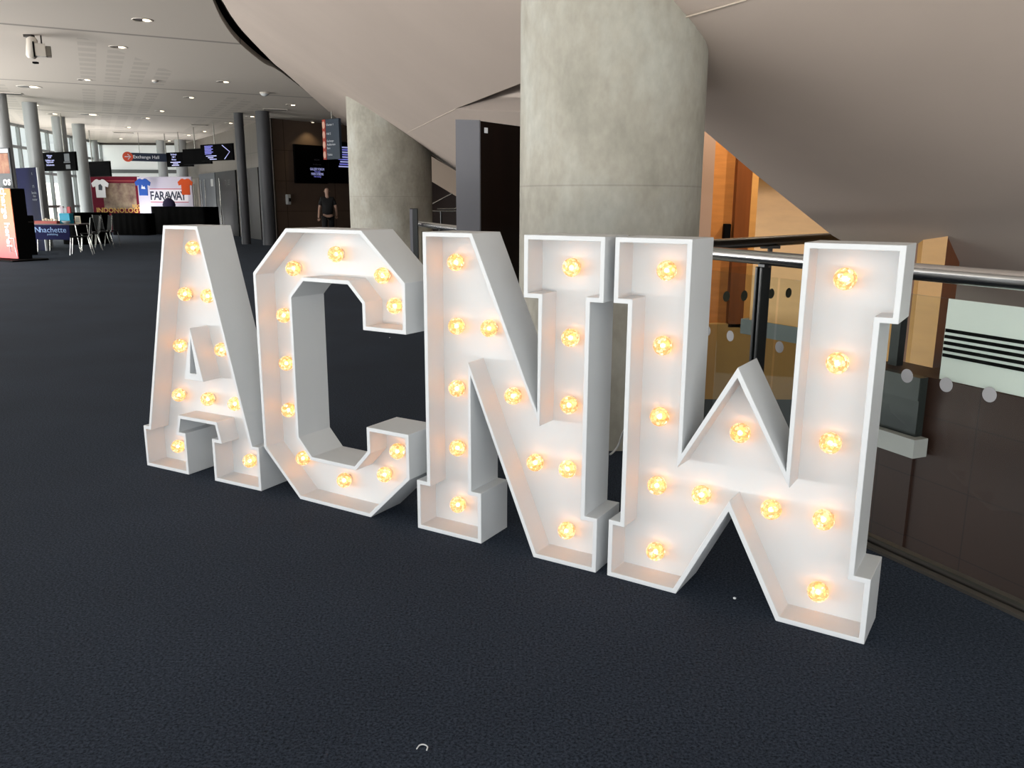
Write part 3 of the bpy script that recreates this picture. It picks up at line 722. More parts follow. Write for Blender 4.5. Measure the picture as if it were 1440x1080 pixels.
# ------------------------------------------------------------------ dark slab behind the N (freestanding door leaf)
a = at_y(676, 250, 5.2); tz = at_y(676, 170, 5.2).z
rz = math.radians(-30)
L0 = at_y(643, 250, 5.17); R1 = at_y(739, 250, 5.6)
et = empty('display_totem', (a.x, a.y, 0), 0, 'tall dark brown slab with grey edge standing left of the large concrete column', 'totem')
side = Vector((L0.x - a.x, L0.y - a.y, 0)); front = Vector((R1.x - a.x, R1.y - a.y, 0))
a0 = Vector((a.x, a.y, 0))
quadbox(a0 + side.normalized() * .004, a0 + front + side.normalized() * .004, side * .98, 0.0, tz).build('body', TOTEMD, et)
fd = front.normalized()
quadbox(a0 - fd * .012, a0 - fd * .001, side, 0, tz + .004).build('edge_panel', TOTEMG, et)
fo_ = at_y(685.5, 182.5, 6.27)
nrm = Vector((fd.y, -fd.x, 0)).normalized()
if nrm.y > 0: nrm = -nrm
sp_ = a0 + fd * .035 + nrm * .002
quadbox(sp_, sp_ + fd * .032, nrm * .003, tz - .068, tz - .036).build('sticker', TXT, et)

# stair flight underside and rails glimpsed between the far column and the slab
sa = [at_y(600, 216, 18.2), at_y(668, 256, 18.2), at_y(668, 292, 18.2), at_y(600, 251, 18.2)]
mb = MB(); mb.add(sa + [v + Vector((.1, .9, 0)) for v in sa], [(0, 1, 2, 3), (7, 6, 5, 4), (0, 4, 5, 1), (1, 5, 6, 2), (2, 6, 7, 3), (3, 7, 4, 0)])
struct(mb.build('stair_stringer', mat('stringer_plaster', 'A59689', .7)))
es = empty('stair_handrail', at_y(625, 320, 17.6), 0, 'thin metal stair rails in the dark opening right of the far concrete column', 'handrail')
for A, B in (((606, 288), (636, 272)), ((615, 294), (640, 293.5)), ((640, 293.5), (662, 280)), ((602, 297), (664, 297))):
    MB().tube([at_y(*A, 17.5), at_y(*B, 17.5)], .016, 8).build('rail', CHROME, es)
MB().tube([at_y(620, 297, 17.5), at_y(621, 330, 17.5)], .02, 8).build('post', BPOST, es)

# ------------------------------------------------------------------ ceiling fittings
DL = [(200, 28, .15, 'large round recessed downlight near the top of the picture, left of the curved black gap'),
 (166, 66, .15, 'recessed downlight right of the ceiling-mounted box and below the first ceiling joint'),
 (119, 112, .15, 'recessed downlight left of the smaller white ceiling dome'),
 (314, 115, .15, 'recessed downlight right of the smaller white ceiling dome'),
 (41, 122, .27, 'widest recessed downlight, far left of the ceiling above the silver columns'),
 (266, 137, .15, 'recessed downlight below and between the two white ceiling domes'),
 (47, 147.5, .17, 'recessed downlight just above the nearest silver columns at far left'),
 (225, 156, .15, 'recessed downlight above the hanging blue pill-shaped sign'),
 (74, 160, .17, 'small recessed downlight beside the wide one over the silver columns'),
 (125, 161, .30, 'wide oval recessed downlight in the middle of the far left ceiling'),
 (205, 166, .15, 'recessed downlight over the round arrow end of the blue sign'),
 (352, 163.7, .15, 'recessed downlight right of the top of the slim dark column'),
 (322, 173, .15, 'recessed downlight left of the top of the slim dark column'),
 (409, 147.5, .15, 'recessed downlight nearest the soffit edge, above the dark wall'),
 (179, 179, .15, 'recessed downlight over the left end of the far white wall'),
 (168, 195, .15, 'farthest left recessed downlight close to the far white wall'),
 (236, 198, .15, 'recessed downlight closest to the pale grey columns by the far wall'),
 (263.5, 190, .15, 'recessed downlight between the hanging rods of the black screens'),
 (285.5, 184.5, .15, 'recessed downlight left of the rod of the arrow screen')]
src = None
RING = mat('downlight_ring', 'CFC8BF', .4)
for px, py, r, lab in DL:
    p = at_z(px, py, HC)
    if src is None:
        e = empty('downlight', (p.x, p.y, HC), 0, lab, 'downlight', 'recessed ceiling downlights')
        MB().lathe([(.82, -.001), (.84, -.05), (1.0, -.05), (1.03, -.02), (1.03, -.001)], 28, Matrix.Diagonal((1, 1, .15, 1))).build('trim_ring', RING, e, True)
        MB().lathe([(.0, -.0008), (.82, -.0016)], 24).build('reflector', REFL, e, True)
        MB().lathe([(0, -.06), (.30, -.05), (.36, -.02), (.36, -.002)], 18, Matrix.Translation((.42, 0, 0)) @ Matrix.Diagonal((1, 1, .3, 1))).build('lamp', LAMP, e, True)
        src = e
    else:
        e = copy_tree(src); e['label'] = lab; e.location = (p.x, p.y, HC)
    e.scale = (r, r, 1)
for px, py, r, lab in ((218, 113, .065, 'smaller white dome detector on the ceiling'), (372, 130, .11, 'larger white dome on the ceiling near the soffit edge')):
    p = at_z(px, py, HC); e = empty('ceiling_dome', (p.x, p.y, HC), 0, lab, 'detector')
    MB().lathe([(r * 1.05, 0), (r * 1.05, -.03), (r * .95, -.035)], 24).build('base', RING, e, True)
    MB().lathe([(r * .92, -.036), (r * .8, -r * .55), (r * .45, -r * .8), (0, -r * .88)], 24).build('dome', WHITE, e, True)
for px, py, w, lab in ((387, 153.5, .35, 'thin dark slot vent in the ceiling beside the soffit'), (174, 186, .4, 'thin dark slot vent in the ceiling before the far white wall'), (281, 175, .3, 'thin dark slot vent in the ceiling left of the arrow screen'),
                       (16, 131, .25, 'thin dark slot vent at the far left edge of the ceiling')):
    p = at_z(px, py, HC); e = empty('slot_vent', (p.x, p.y, HC), .3, lab, 'vent')
    MB().bbox(-w, w, -.12, .12, -.02, -.001, .004).build('frame', RING, e, True)
    MB().box(-w * .92, w * .92, -.08, .08, -.024, -.0201).build('slot', DARK, e, True)
p = at_z(59, 66, HC - .18); e = empty('ceiling_projector', (p.x, p.y, HC), .5, 'small boxy projector hung under the ceiling at upper left', 'projector')
p2 = at_y(66, 76, p.y)
MB().tube([(0, 0, 0), (0, 0, -.14)], .012, 8).build('hanger', DSTEEL, e, True)
MB().bbox(-.11, .05, -.1, .1, -.34, -.14, .01).build('body', RING, e, True)
MB().bbox(-.135, -.111, -.11, .11, -.35, -.12, .004).build('front_plate', BLACK, e, True)
MB().bbox(.0505, .13, -.09, .09, -.33, -.17, .01).build('rear_case', mat('case_grey', '6A645A', .5), e, True)
p = at_z(50, 58, HC - .1); e = empty('ceiling_spotlight', (p.x - .1, p.y, HC), 0, 'pale spotlight on a bracket beside the ceiling projector', 'spotlight')
MB().bbox(-.07, .07, -.05, .05, -.04, 0, .004).build('bracket', DSTEEL, e, True)
MB().lathe([(.05, 0), (.085, .04), (.085, .30), (.05, .34)], 18, Matrix.Translation((0, 0, -.37)) @ Matrix.Rotation(.15, 4, 'Y')).build('barrel', RING, e, True)
MB().bbox(.02, .1, -.03, .03, -.45, -.42, .004).build('lens_hood', BLACK, e, True)

# ------------------------------------------------------------------ far left: glazed facade and silver columns
FRAME = mat('window_frame', '8B8F90', .4, .4)
fx = [(-16.2, 16), (-16.5, 20), (-16.9, 24), (-17.4, 28), (-18.0, 32), (-18.7, 36), (-19.5, 40.2)]
for i, (A, B) in enumerate(zip(fx, fx[1:])):
    a, b = Vector((A[0], A[1], 0)), Vector((B[0], B[1], 0)); d = (b - a); L = d.length; d.normalize(); n = Vector((d.y, -d.x, 0))
    M = Matrix(((d.x, n.x, 0, a.x), (d.y, n.y, 0, a.y), (0, 0, 1, 0), (0, 0, 0, 1)))
    w = MB().box(.03, L - .03, -.004, .004, .1, HC - .05, M).build('window_%d' % (i + 1), GLASS); struct(w)
    fb = MB()
    for u in np.linspace(0, L, 4): fb.box(u - .045, u + .045, -.06, .06, 0, HC, M)
    for z in (.05, 1.1, 2.35, 3.2, HC - .05): fb.box(0, L, -.04, .04, z - .05, z + .05, M)
    fb.build('window_frame', FRAME, w)
# pale buildings across the street, seen through the glass
for i, (x, y, w, h, c, lab) in enumerate(((-34, 34, 12, 3.0, 'E6DAD2', 'pale brick building outside the left-hand windows'), (-42, 60, 16, 3.6, 'E2E2DE', 'pale grey building outside beyond the far windows'))):
    e = empty('street_building', (x, y, -1), .2, lab, 'building')
    MB().bbox(-w / 2, w / 2, -3, 3, 0, h, .05).build('facade', mat('facade_%d' % i, c, .8, noise=(2, .1)), e, True)
    for k in range(5):
        for j in range(3): MB().box(-w / 2 + 1 + k * (w - 2) / 4.6, -w / 2 + 2 + k * (w - 2) / 4.6, -3.06, -3.0, 1.2 + j * 2.6, 2.8 + j * 2.6).build('window', DOORG, e, True)
struct(MB().prism([[(-90, -60), (40, -60), (40, -3.2), (-16.3, -3.2), (-16.5, 16), (-17.4, 24), (-18.5, 32), (-20, 41), (-20, 90), (-90, 90)]], -.5, -.32, XY).build('street_ground', mat('street_paving', 'C9C6BC', .9)))
for px, py, Y, rpx, lab in ((9, 230, 22.0, 10, 'silver round column at the left edge behind the charging kiosk'),
                      (51, 230, 24, 9, 'silver round column second from left, behind the hanging screen'),
                      (88, 225, 28, 8.5, 'silver round column third from left, behind the hanging screen'),
                      (115, 225, 30.5, 8, 'silver round column fourth from left, left of the maroon banner'),
                      (134, 215, 38.5, 4.2, 'thin silver column at the left end of the far white wall'),
                      (229, 235, 38.5, 6, 'pale grey column before the far white wall, left of its twin'),
                      (256, 235, 38, 7.5, 'pale grey column at the right end of the far white wall')):
    p = at_y(px, py, Y); column('round_column', (p.x, p.y), rpx * Y / F_, HC, GREYCOL, lab, n=28)
for px, py, Y, rpx, lab in ((344, 300, 26.5, 6.2, 'slim dark round column in front of the dark doors, left of its thicker twin'), (377, 300, 26.0, 9.2, 'thicker dark round column at the corner of the dark brown wall')):
    p = at_y(px, py, Y); column('round_column', (p.x, p.y), rpx * Y / F_, HC, DGREYCOL, lab, n=28)

# doors in the grey wall
dw = Vector((8.45, -13.6)).normalized()
def on_wall(px, py=280):
    d = ray(px, py); A = Vector((-16.6, 42)); n = Vector((-dw.y, dw.x)); t = (A.dot(n)) / (d.x * n.x + d.y * n.y); return O + d * t
def door(i, pl, pr, z1, m, hs, label):
    a, b = on_wall(pl), on_wall(pr); d = Vector((b.x - a.x, b.y - a.y, 0)); L = d.length; d.normalize(); n = Vector((d.y, -d.x, 0))
    if n.y > 0: n = -n
    M = Matrix(((d.x, n.x, 0, a.x), (d.y, n.y, 0, a.y), (0, 0, 1, 0), (0, 0, 0, 1)))
    o = MB().box(0, L, .005, .06, 0, z1, M).build('door_%d' % i, m); struct(o, label)
    for h_ in hs:
        MB().tube([M @ Vector((h_ * L, .12, .12)), M @ Vector((h_ * L, .12, z1 - .25))], .022, 8).build('door_handle', CHROME, o)
    return o, M, L
door(2, 271, 283, 2.35, mat('beige_door', '8C8177', .5), (.35, .6), 'pale door with two slim vertical handles')
o, M, L = door(3, 284, 306, 2.5, DOORL, (.2, .45), 'mid grey door with two tall vertical handles')
MB().box(L * .76, L * .9, .061, .07, 1.95, 2.25, M).build('door_sign', mat('pictogram_plate', 'A9ABAB', .5), o)
o, M, L = door(4, 307, 335, 2.5, DOORG, (.28,), 'dark grey door left of the slim dark column')
text('7 | 133', .3, mat('faint_lettering', '5A5E5C', .5), o, M @ face_xz(L * .62, .0, 2.05) @ Matrix.Rotation(0, 4, 'Z'))
ch = children(o)[-1]
ch.data.transform(M @ Matrix.Translation((0, .065, 0)) @ Matrix.Diagonal((1, -1, 1, 1)) @ M.inverted())
door(5, 350, 367, 2.5, mat('very_dark_door', '16110F', .5), (.2,), 'very dark door between the two dark columns')

# ------------------------------------------------------------------ hanging signs and screens
def rod(e, h, z1, x=0, r=.02): MB().tube([(x, 0, h), (x, 0, z1)], r, 8).build('hanging_rod', CHROME, e, True)
def bars(e, spec, m, y=-.031):
    for x0, x1, z0, z1 in spec: MB().box(x0, x1, y - .002, y, z0, z1).build('lettering', m, e, True)
def screen(pl, pr, yt, yb, Yl, Yr, label, rods=(0,), name='hanging_screen'):
    e, w, h = vpanel(name, pl, pr, yt, yb, Yl, Yr, label, 'screen')
    MB().bbox(-w / 2, w / 2, -.028, .05, 0, h, .008).build('casing', BLACK, e, True)
    MB().box(-w / 2 + .02, w / 2 - .02, -.0305, -.0285, .02, h - .02).build('display', SCREEN, e, True)
    for x in rods: rod(e, h, HC - e.location.z, x)
    return e, w, h
e, w, h = screen(59, 107, 214, 240.5, 27.5, 26.6, 'black hanging screen with white text among the silver columns', (.35,))
ln = [(-.62, -.28), (-.55, -.33), (-.66, -.22), (-.58, -.24), (-.52, -.22)]
for i, (t, z) in enumerate((('Welcome', .83), ('AGM', .73), ('Exhibition open', .58), ('Registration', .48), ('Refreshments', .33))):
    text(t, h * .13, TXTE, e, face_xz(-w * .23, -.033, h * z))
bars(e, [(w * .17, w * .36, h * .42 , h * .48), (w * .2, w * .35, h * .5, h * .9), (w * .22, w * .35, h * .1, h * .32)], mat('screen_grey', '55595F', .5, emit='777C86', estr=.12))
screen(117, 155, 227, 248.5, 33.5, 32.5, 'blank black hanging screen above the maroon banner', (-.25,))
e, w, h = screen(235, 271, 214, 234.5, 34.2, 33.4, 'black hanging screen with white text at the end of the blue sign', (0,))
for i, t in enumerate(('Exchange', 'Hall 1', 'Plenary')): text(t, h * .17, TXTE, e, face_xz(-w * .2, -.033, h * (.86 - i * .18)))
bars(e, [(-w * .35, w * .05, h * .29, h * .34), (-w * .3, -w * .02, h * .08, h * .13), (-w * .25, -w * .05, h * .18, h * .23)], TXTE)
screen(258, 297, 209, 231, 32, 31, 'blank black hanging screen in the middle of the three by the doors', (-.1,))
e, w, h = screen(283, 328, 202.5, 226, 30, 29, 'black hanging screen with a big white right-pointing arrow', (-.1,))
for i in range(6): bars(e, [(-w * .36, -w * (.10 + .05 * (i % 2)), h * (.86 - i * .09), h * (.91 - i * .09))], TXTB)
bars(e, [(-w * .33, 0, h * .27, h * .32), (-w * .27, -w * .1, h * .17, h * .22), (-w * .22, 0, h * .07, h * .12)], TXTE)
mb = MB()
mb.tube([(w * .2, -.034, h * .9), (w * .42, -.034, h * .5), (w * .25, -.034, h * .08)], h * .025, 6); mb.build('arrow', TXTE, e, True)
# long blue pill sign with the round orange arrow
e, w, h = vpanel('direction_sign', 173, 240, 214.5, 227, 33.8, 34.6, 'long dark blue hanging direction sign with a round orange arrow end', 'sign')
MB().bbox(-w / 2 + h * .5, w / 2, -.02, .03, 0, h * .93, .006).build('board', NAVY, e, True)
MB().lathe([(h * .56, 0), (h * .56, .06)], 28, Matrix.Translation((-w / 2 + h * .5, .035, h * .47)) @ Matrix.Rotation(math.pi / 2, 4, 'X')).build('arrow_disc', ORANGE, e, True)
cxx = -w / 2 + h * .5
mb = MB(); mb.tube([(cxx - h * .33, -.03, h * .47), (cxx + h * .3, -.03, h * .47)], h * .05, 6); mb.tube([(cxx, -.03, h * .76), (cxx + h * .3, -.03, h * .47), (cxx, -.03, h * .18)], h * .05, 6); mb.build('arrow', TXT, e, True)
text('Exchange Hall', h * .5, TXT, e, face_xz(-w * .02, -.024, h * .47), bold=.002)
rod(e, h * .9, HC - e.location.z, w * .4); rod(e, h * .9, HC - e.location.z, -w * .15, .01)
# vertical hanging directory
e, w, h = vpanel('directory_sign', 458.5, 477, 167, 224, 25.1, 24.7, 'tall narrow grey-blue hanging directory sign with orange icons along its edge', 'sign')
MB().bbox(-w / 2, w / 2, 0, .09, 0, h, .008).build('board', mat('slate_blue_sign', '2E3B4C', .5), e, True)
MB().bbox(-w / 2 - .15, -w / 2 - .001, -.01, .09, 0, h, .006).build('edge_strip', mat('red_orange_strip', 'B5402F', .5), e, True)
for i, z in enumerate((.86, .62, .37, .12)):
    MB().lathe([(.08, 0), (.08, .008)], 18, Matrix.Translation((-w / 2 - .075, -.012, h * z)) @ Matrix.Diagonal((.8, 1, 1.3, 1)) @ Matrix.Rotation(math.pi / 2, 4, 'X')).build('icon', mat('pale_icon', 'E8B7A4', .5), e, True)
for t, z in (('Charter 1', .86), ('Hall 2', .64), ('Exchange', .46), ('Auditorium', .37), ('Bars', .28), ('Toilets', .12)):
    text(t, h * .075, TXT, e, face_xz(-w * .44, -.0025, h * z), align='LEFT')
rod(e, h, HC - e.location.z)

# two screens on the dark wall
def wall_pt(px, py, off=.0):
    A = Vector((-7.95, 28.2)); dd = Vector((3.55, 4.0)).normalized(); n = Vector((dd.y, -dd.x)); d = ray(px, py)
    t = (A.dot(n) + off) / (d.x * n.x + d.y * n.y); return O + d * t
def wall_screen(pl, pr, yt, yb, label):
    a, b = wall_pt(pl, (yt + yb) / 2, .06), wall_pt(pr, (yt + yb) / 2, .06); m_ = (a + b) / 2
    zt, zb = wall_pt((pl + pr) / 2, yt, .06).z, wall_pt((pl + pr) / 2, yb, .06).z
    e = empty('wall_screen', (m_.x, m_.y, zb), math.atan2(b.y - a.y, b.x - a.x), label, 'screen'); w, h = (b - a).length, zt - zb
    w = math.hypot(b.x - a.x, b.y - a.y)
    MB().bbox(-w / 2, w / 2, -.03, .055, 0, h, .008).build('casing', BLACK, e, True)
    MB().box(-w / 2 + .02, w / 2 - .02, -.033, -.0305, .02, h - .02).build('display', SCREEN, e, True)
    return e, w, h
e, w, h = wall_screen(414, 459, 204, 258, 'large black wall screen on the dark wall, left of the hanging directory sign')
for t, z, s_, m_ in (('WELCOME', .62, .06, mat('dim_lettering', '44444F', .5)), ('The Gallery rooms', .5, .055, mat('dim_lettering', '44444F', .5)), ('GALLERY FORUM', .375, .095, TXTE), ('This is today', .315, .06, TXTB), ('MAIN SCREENS', .25, .095, TXTE), ('Other meetings', .185, .06, TXTB)):
    text(t, h * s_, m_, e, face_xz(w * .18, -.036, h * z), sx=.62)
e, w, h = wall_screen(461, 502, 200, 258, 'black wall screen with a block of blue-white text, right of the hanging directory sign')
for i in range(9): bars(e, [(-w * (.10 + .03 * (i % 3)), w * (.36 + .02 * ((i * 2) % 3)), h * (.86 - i * .058), h * (.892 - i * .058))], TXTB if i % 2 else TXTE, -.0335)
p = wall_pt(405, 281, .06); e = empty('wall_dispenser', (p.x, p.y, p.z - .16), math.atan2(4, 3.55), 'small white hand dispenser on the dark wall', 'dispenser')
MB().bbox(-.07, .07, -.08, .05, 0, .34, .02).build('housing', WHITE, e, True)
MB().bbox(-.03, .05, -.1, -.081, .1, .22, .008).build('window', DOORG, e, True)
p = wall_pt(440, 176, .35); e = empty('wall_washer', (p.x, p.y, 3.95), 0, 'small downlight washing the dark wall above its screens', 'downlight')
MB().lathe([(.07, .04), (.07, 0), (.05, -.005)], 18).build('can', RING, e, True)
MB().lathe([(.045, -.0055), (0, -.006)], 16).build('lamp', LAMP, e, True)
lt = bpy.data.lights.new('washer_light', 'SPOT'); lt.energy = 26; lt.color = (1, .8, .45); lt.spot_size = 1.9; lt.spot_blend = .6; lt.shadow_soft_size = .05
lo = bpy.data.objects.new('washer_light', lt); COL.objects.link(lo); lo.parent = e; lo.location = (.0, 0, -.03); lo.rotation_euler = (.0, 0, 0)

# ------------------------------------------------------------------ person walking away by the dark wall
def skin_mesh(name, V, E_, R, m, parent, sub=2):
    me = bpy.data.meshes.new(name); me.from_pydata(V, E_, []); o = bpy.data.objects.new(name, me); COL.objects.link(o)
    sk = o.modifiers.new('s', 'SKIN'); sk.use_smooth_shade = True
    for v, r in zip(me.skin_vertices[0].data, R): v.radius = r if isinstance(r, tuple) else (r, r)
    me.skin_vertices[0].data[0].use_root = True
    ss = o.modifiers.new('u', 'SUBSURF'); ss.levels = ss.render_levels = sub
    nm = bpy.data.meshes.new_from_object(o.evaluated_get(bpy.context.evaluated_depsgraph_get()))
    bpy.data.objects.remove(o); nm.name = name; nm.materials.clear(); nm.materials.append(m)
    for p_ in nm.polygons: p_.use_smooth = True
    q_ = bpy.data.objects.new(name, nm); COL.objects.link(q_); q_.parent = parent
    return q_
SKIN = mat('skin', 'B08D7C', .5); CLOTH = mat('black_clothing', '08080A', .8)
p = at_y(461, 300, 25.6)
e = empty('person', (p.x, p.y, 0), .25, 'bald person in black short-sleeved clothes walking away past the dark wall', 'person')
V = [(0, 0, .95), (0, 0, 1.12), (0, .02, 1.32), (0, .02, 1.45), (0, .0, 1.53), (0, -.005, 1.60), (0, -.01, 1.68), (0, 0, 1.74),
     (-.17, .02, 1.42), (-.24, .02, 1.16), (-.27, -.10, .93), (-.28, -.13, .84),
     (.17, .02, 1.42), (.25, -.03, 1.16), (.27, .13, .98), (.27, .19, .90),
     (-.10, 0, .86), (-.11, -.12, .48), (-.11, -.02, .09), (-.11, -.16, .04),
     (.10, 0, .86), (.11, .16, .48), (.11, .34, .14), (.11, .22, .06)]
E_ = [(0, 1), (1, 2), (2, 3), (3, 4), (4, 5), (5, 6), (6, 7), (2, 8), (8, 9), (9, 10), (10, 11), (2, 12), (12, 13), (13, 14), (14, 15), (0, 16), (16, 17), (17, 18), (18, 19), (0, 20), (20, 21), (21, 22), (22, 23)]
Rr = [(.11, .08), (.10, .08), (.13, .09), (.065, .055), (.055, .055), (.075, .09), (.08, .095), (.05, .06), .06, .045, .035, .035, .06, .045, .035, .035, .09, .06, .045, .04, .09, .06, .045, .04]
body = skin_mesh('body', V, E_, Rr, SKIN, e)
sV = [(0, 0, .90)] + [V[i] for i in (1, 2, 3, 8, 12)] + [(-.23, .02, 1.2), (.235, -.02, 1.2)]
skin_mesh('shirt', sV, [(0, 1), (1, 2), (2, 3), (2, 4), (2, 5), (4, 6), (5, 7)], [(.195, .15), (.185, .14), (.195, .135), (.07, .07), .075, .075, .062, .062], CLOTH, e)
skin_mesh('trousers', [(0, 0, 1.0)] + [V[i] for i in (16, 17, 18, 20, 21, 22)], [(0, 1), (1, 2), (2, 3), (0, 4), (4, 5), (5, 6)], [(.185, .14), .11, .08, .07, .11, .08, .07], CLOTH, e)
skin_mesh('shoe', [(-.11, .05, .05), (-.11, -.06, .05), (-.11, -.18, .04)], [(0, 1), (1, 2)], [(.05, .05), (.05, .05), (.045, .035)], BLACK, e)
skin_mesh('shoe', [(.11, .36, .12), (.11, .28, .08), (.11, .18, .05)], [(0, 1), (1, 2)], [(.05, .05), (.05, .05), (.045, .035)], BLACK, e)
for s_ in (-1, 1):
    skin_mesh('ear', [(s_ * .08, .01, 1.62), (s_ * .088, .015, 1.66)], [(0, 1)], [.014, .018], SKIN, body, 1)
for (hx, hy, hz, s_) in ((-.28, -.14, .83, -1), (.27, .2, .89, 1)):
    for i in range(4):
        x = hx + (i - 1.5) * .017
        skin_mesh('finger', [(x, hy, hz), (x, hy - .01, hz - .045), (x, hy + .005, hz - (.075, .085, .08, .06)[i])], [(0, 1), (1, 2)], [.009, .0085, .007], SKIN, body, 1)
    skin_mesh('thumb', [(hx - s_ * .02, hy - .01, hz + .01), (hx - s_ * .045, hy - .02, hz - .02), (hx - s_ * .05, hy - .02, hz - .045)], [(0, 1), (1, 2)], [.011, .0095, .008], SKIN, body, 1)

# ------------------------------------------------------------------ stalls at the far left
# charging kiosk
e, w, h = vpanel('charging_kiosk', -14, 21, 265, 366, 19.0, 18.6, 'orange and red charging kiosk with sideways lettering at the left edge', 'kiosk')
e.location.z = 0; hz = at_y(5, 265, 18.8).z
MB().bbox(-w / 2, w / 2, .0, .32, .04, hz, .01).build('cabinet', BLACK, e, True)
KOR = mat('kiosk_orange', 'E2703A', .5)
def _grad():
    n, l = KOR.node_tree.nodes, KOR.node_tree.links; b = n['Principled BSDF']; t = n.new('ShaderNodeTexCoord'); s = n.new('ShaderNodeSeparateXYZ'); l.new(t.outputs['Generated'], s.inputs[0])
    r = n.new('ShaderNodeValToRGB'); r.color_ramp.elements[0].color = lin('C92F36'); r.color_ramp.elements[1].color = lin('EA8138'); l.new(s.outputs[2], r.inputs[0]); l.new(r.outputs[0], b.inputs['Base Color'])
_grad()
MB().box(-w / 2 + .01, w / 2 - .01, -.012, -.001, .05, hz - .01).build('front_print', KOR, e, True)
text('charge here!', .26, TXT, e, face_xz(w * .20, -.0145, hz * .6, -math.pi / 2), bold=.006)
mb = MB(); mb.tube([(w * .22, -.015, .5), (w * .42, -.015, .5), (w * .42, -.015, .2), (w * .22, -.015, .2), (w * .22, -.015, .5)], .012, 6); mb.tube([(w * .42, -.015, .3), (w * .47, -.015, .1)], .012, 6); mb.build('phone_outline', TXT, e, True)
MB().bbox(-w / 2, w / 2 + .3, -.35, .5, 0, .035, .006).build('base_plate', BLACK, e, True)
e2, w2, h2 = vpanel('poster_board', -16, 15, 208, 264, 19.4, 19.1, 'coloured poster above a grey board, on top of the charging kiosk', 'poster')
PIC = mat('poster_print', '8A6A52', .5, noise=(5, .5, '6E2A20'))
MB().bbox(-w2 / 2, w2 / 2, 0, .05, 0, h2, .006).build('board', mat('poster_grey', '4D5054', .5), e2, True)
MB().box(-w2 / 2 + .03, w2 / 2 - .04, -.004, -.001, h2 * .36, h2 * .86).build('picture', PIC, e2, True)
MB().box(-w2 / 2 + .03, w2 / 2 - .03, -.004, -.001, h2 * .88, h2 * .97).build('white_strip', TXT, e2, True)
text('os', .28, TXT, e2, face_xz(w2 * .26, -.006, h2 * .16), bold=.006)
e, w, h = vpanel('navy_banner', 24, 57, 234, 344, 23.2, 22.4, 'tall deep navy banner with white edge behind the stall table', 'banner')
e.location.z = 0; h = at_y(40, 236, 22.8).z
MB().bbox(-w / 2, w / 2, 0, .04, 0, h, .006).build('panel', NAVYD, e, True)
MB().bbox(w / 2 + .001, w / 2 + .05, -.01, .04, 0, h, .004).build('edge_post', WHITE, e, True)
for t, z, s_ in (('t', .93, .12), ('m', .78, .15), ('books', .70, .11), ('that', .66, .1), ('matter', .62, .1)): text(t, s_, mat('dull_lettering', '8F94A8', .5), e, face_xz(w * .3, -.003, h * z))
e, w, h = vpanel('black_crate', 16, 27, 303, 362, 20.6, 20.4, 'black equipment case between the kiosk and the navy banner', 'case')
e.location.z = 0; h = at_y(21, 303, 20.5).z
MB().bbox(-w / 2, w / 2, 0, .4, 0, h, .01).build('body', BLACK, e, True); MB().bbox(-w / 2 - .005, w / 2 + .005, -.01, .41, h * .82, h * .85, .004).build('edge_band', DSTEEL, e, True)
tb = MB().bbox(-.13, .13, .05, .3, 0, .16, .05).build('teal_bag', mat('teal_cloth', '1E6B70', .8), None); tb.location = (e.location.x, e.location.y, h + .002); tag(tb, 'small teal bag on top of the black equipment case', 'bag')
# stall table with navy cloth
e, w, h = vpanel('folding_table', 47, 113, 317, 358, 21.7, 21.7, 'folding stall table with chrome legs and a navy banner cloth in front', 'table')
e.location.z = 0; TH = .74
MB().bbox(-w / 2, w / 2, 0, .7, TH - .03, TH, .006).build('tabletop', mat('table_top', '5A4A48', .4), e, True)
for sx in (-1, 1):
    for yy in (.06, .64): MB().tube([(sx * (w / 2 - .12), yy, TH - .03), (sx * (w / 2 - .05), yy, .01)], .016, 8).build('leg', CHROME, e, True)
MB().bbox(-w / 2 + .03, w * .30, -.02, -.003, .33, TH - .03, .004).build('front_cloth', NAVYD, e, True)
text('hachette', .2, mat('pale_blue_lettering', '7FA3D8', .5), e, face_xz(-w * .05, -.023, .58))
text('publishing', .07, mat('pale_blue_lettering', '7FA3D8', .5), e, face_xz(-w * .07, -.023, .47))
text('N', .2, mat('pale_blue_lettering', '7FA3D8', .5), e, face_xz(-w * .38, -.023, .58)); 
Yt = 21.85
def on_table(px, dy=0, z=TH): p = at_y(px, 316, Yt + dy); return Vector((p.x, p.y, z))
q = on_table(67.5); t = empty('red_tray', q, 0, 'long shallow red tray on the stall table', 'tray')
MB().bbox(-.3, .3, -.12, .12, 0, .015, .004).build('base', mat('red_tray', '9C2E1C', .5), t, True)
mb = MB(); mb.bbox(-.31, .31, -.135, -.12, 0, .07, .004); mb.bbox(-.31, .31, .12, .135, 0, .07, .004); mb.bbox(-.31, -.3, -.12, .12, 0, .07, .003); mb.bbox(.3, .31, -.12, .12, 0, .07, .003); mb.build('rim', mat('red_tray', '9C2E1C', .5), t, True)
for i, px in enumerate((62, 66, 70, 74, 80)):
    q = on_table(px, .02, TH + .0155)
    o = MB().lathe([(.028, 0), (.034, .1 + .02 * (i % 2)), (.031, .1 + .02 * (i % 2)), (.026, .01), (0, .01)], 14).build('cup', mat('cream_cup', 'D9CDB8', .5)); o.location = q
    tag(o, ('white cup at the left end of the red tray', 'second white cup from the left in the red tray', 'taller middle white cup in the red tray', 'fourth white cup from the left in the red tray', 'white cup standing alone near the right of the red tray')[i], 'cup', 'cups in the red tray')
q = on_table(94.5, .12); t = empty('turquoise_box', q, 0, 'bright turquoise display box on the stall table', 'box')
MB().bbox(-.135, .135, -.1, .1, 0, .24, .006).build('body', mat('turquoise', '16A0C4', .5), t, True)
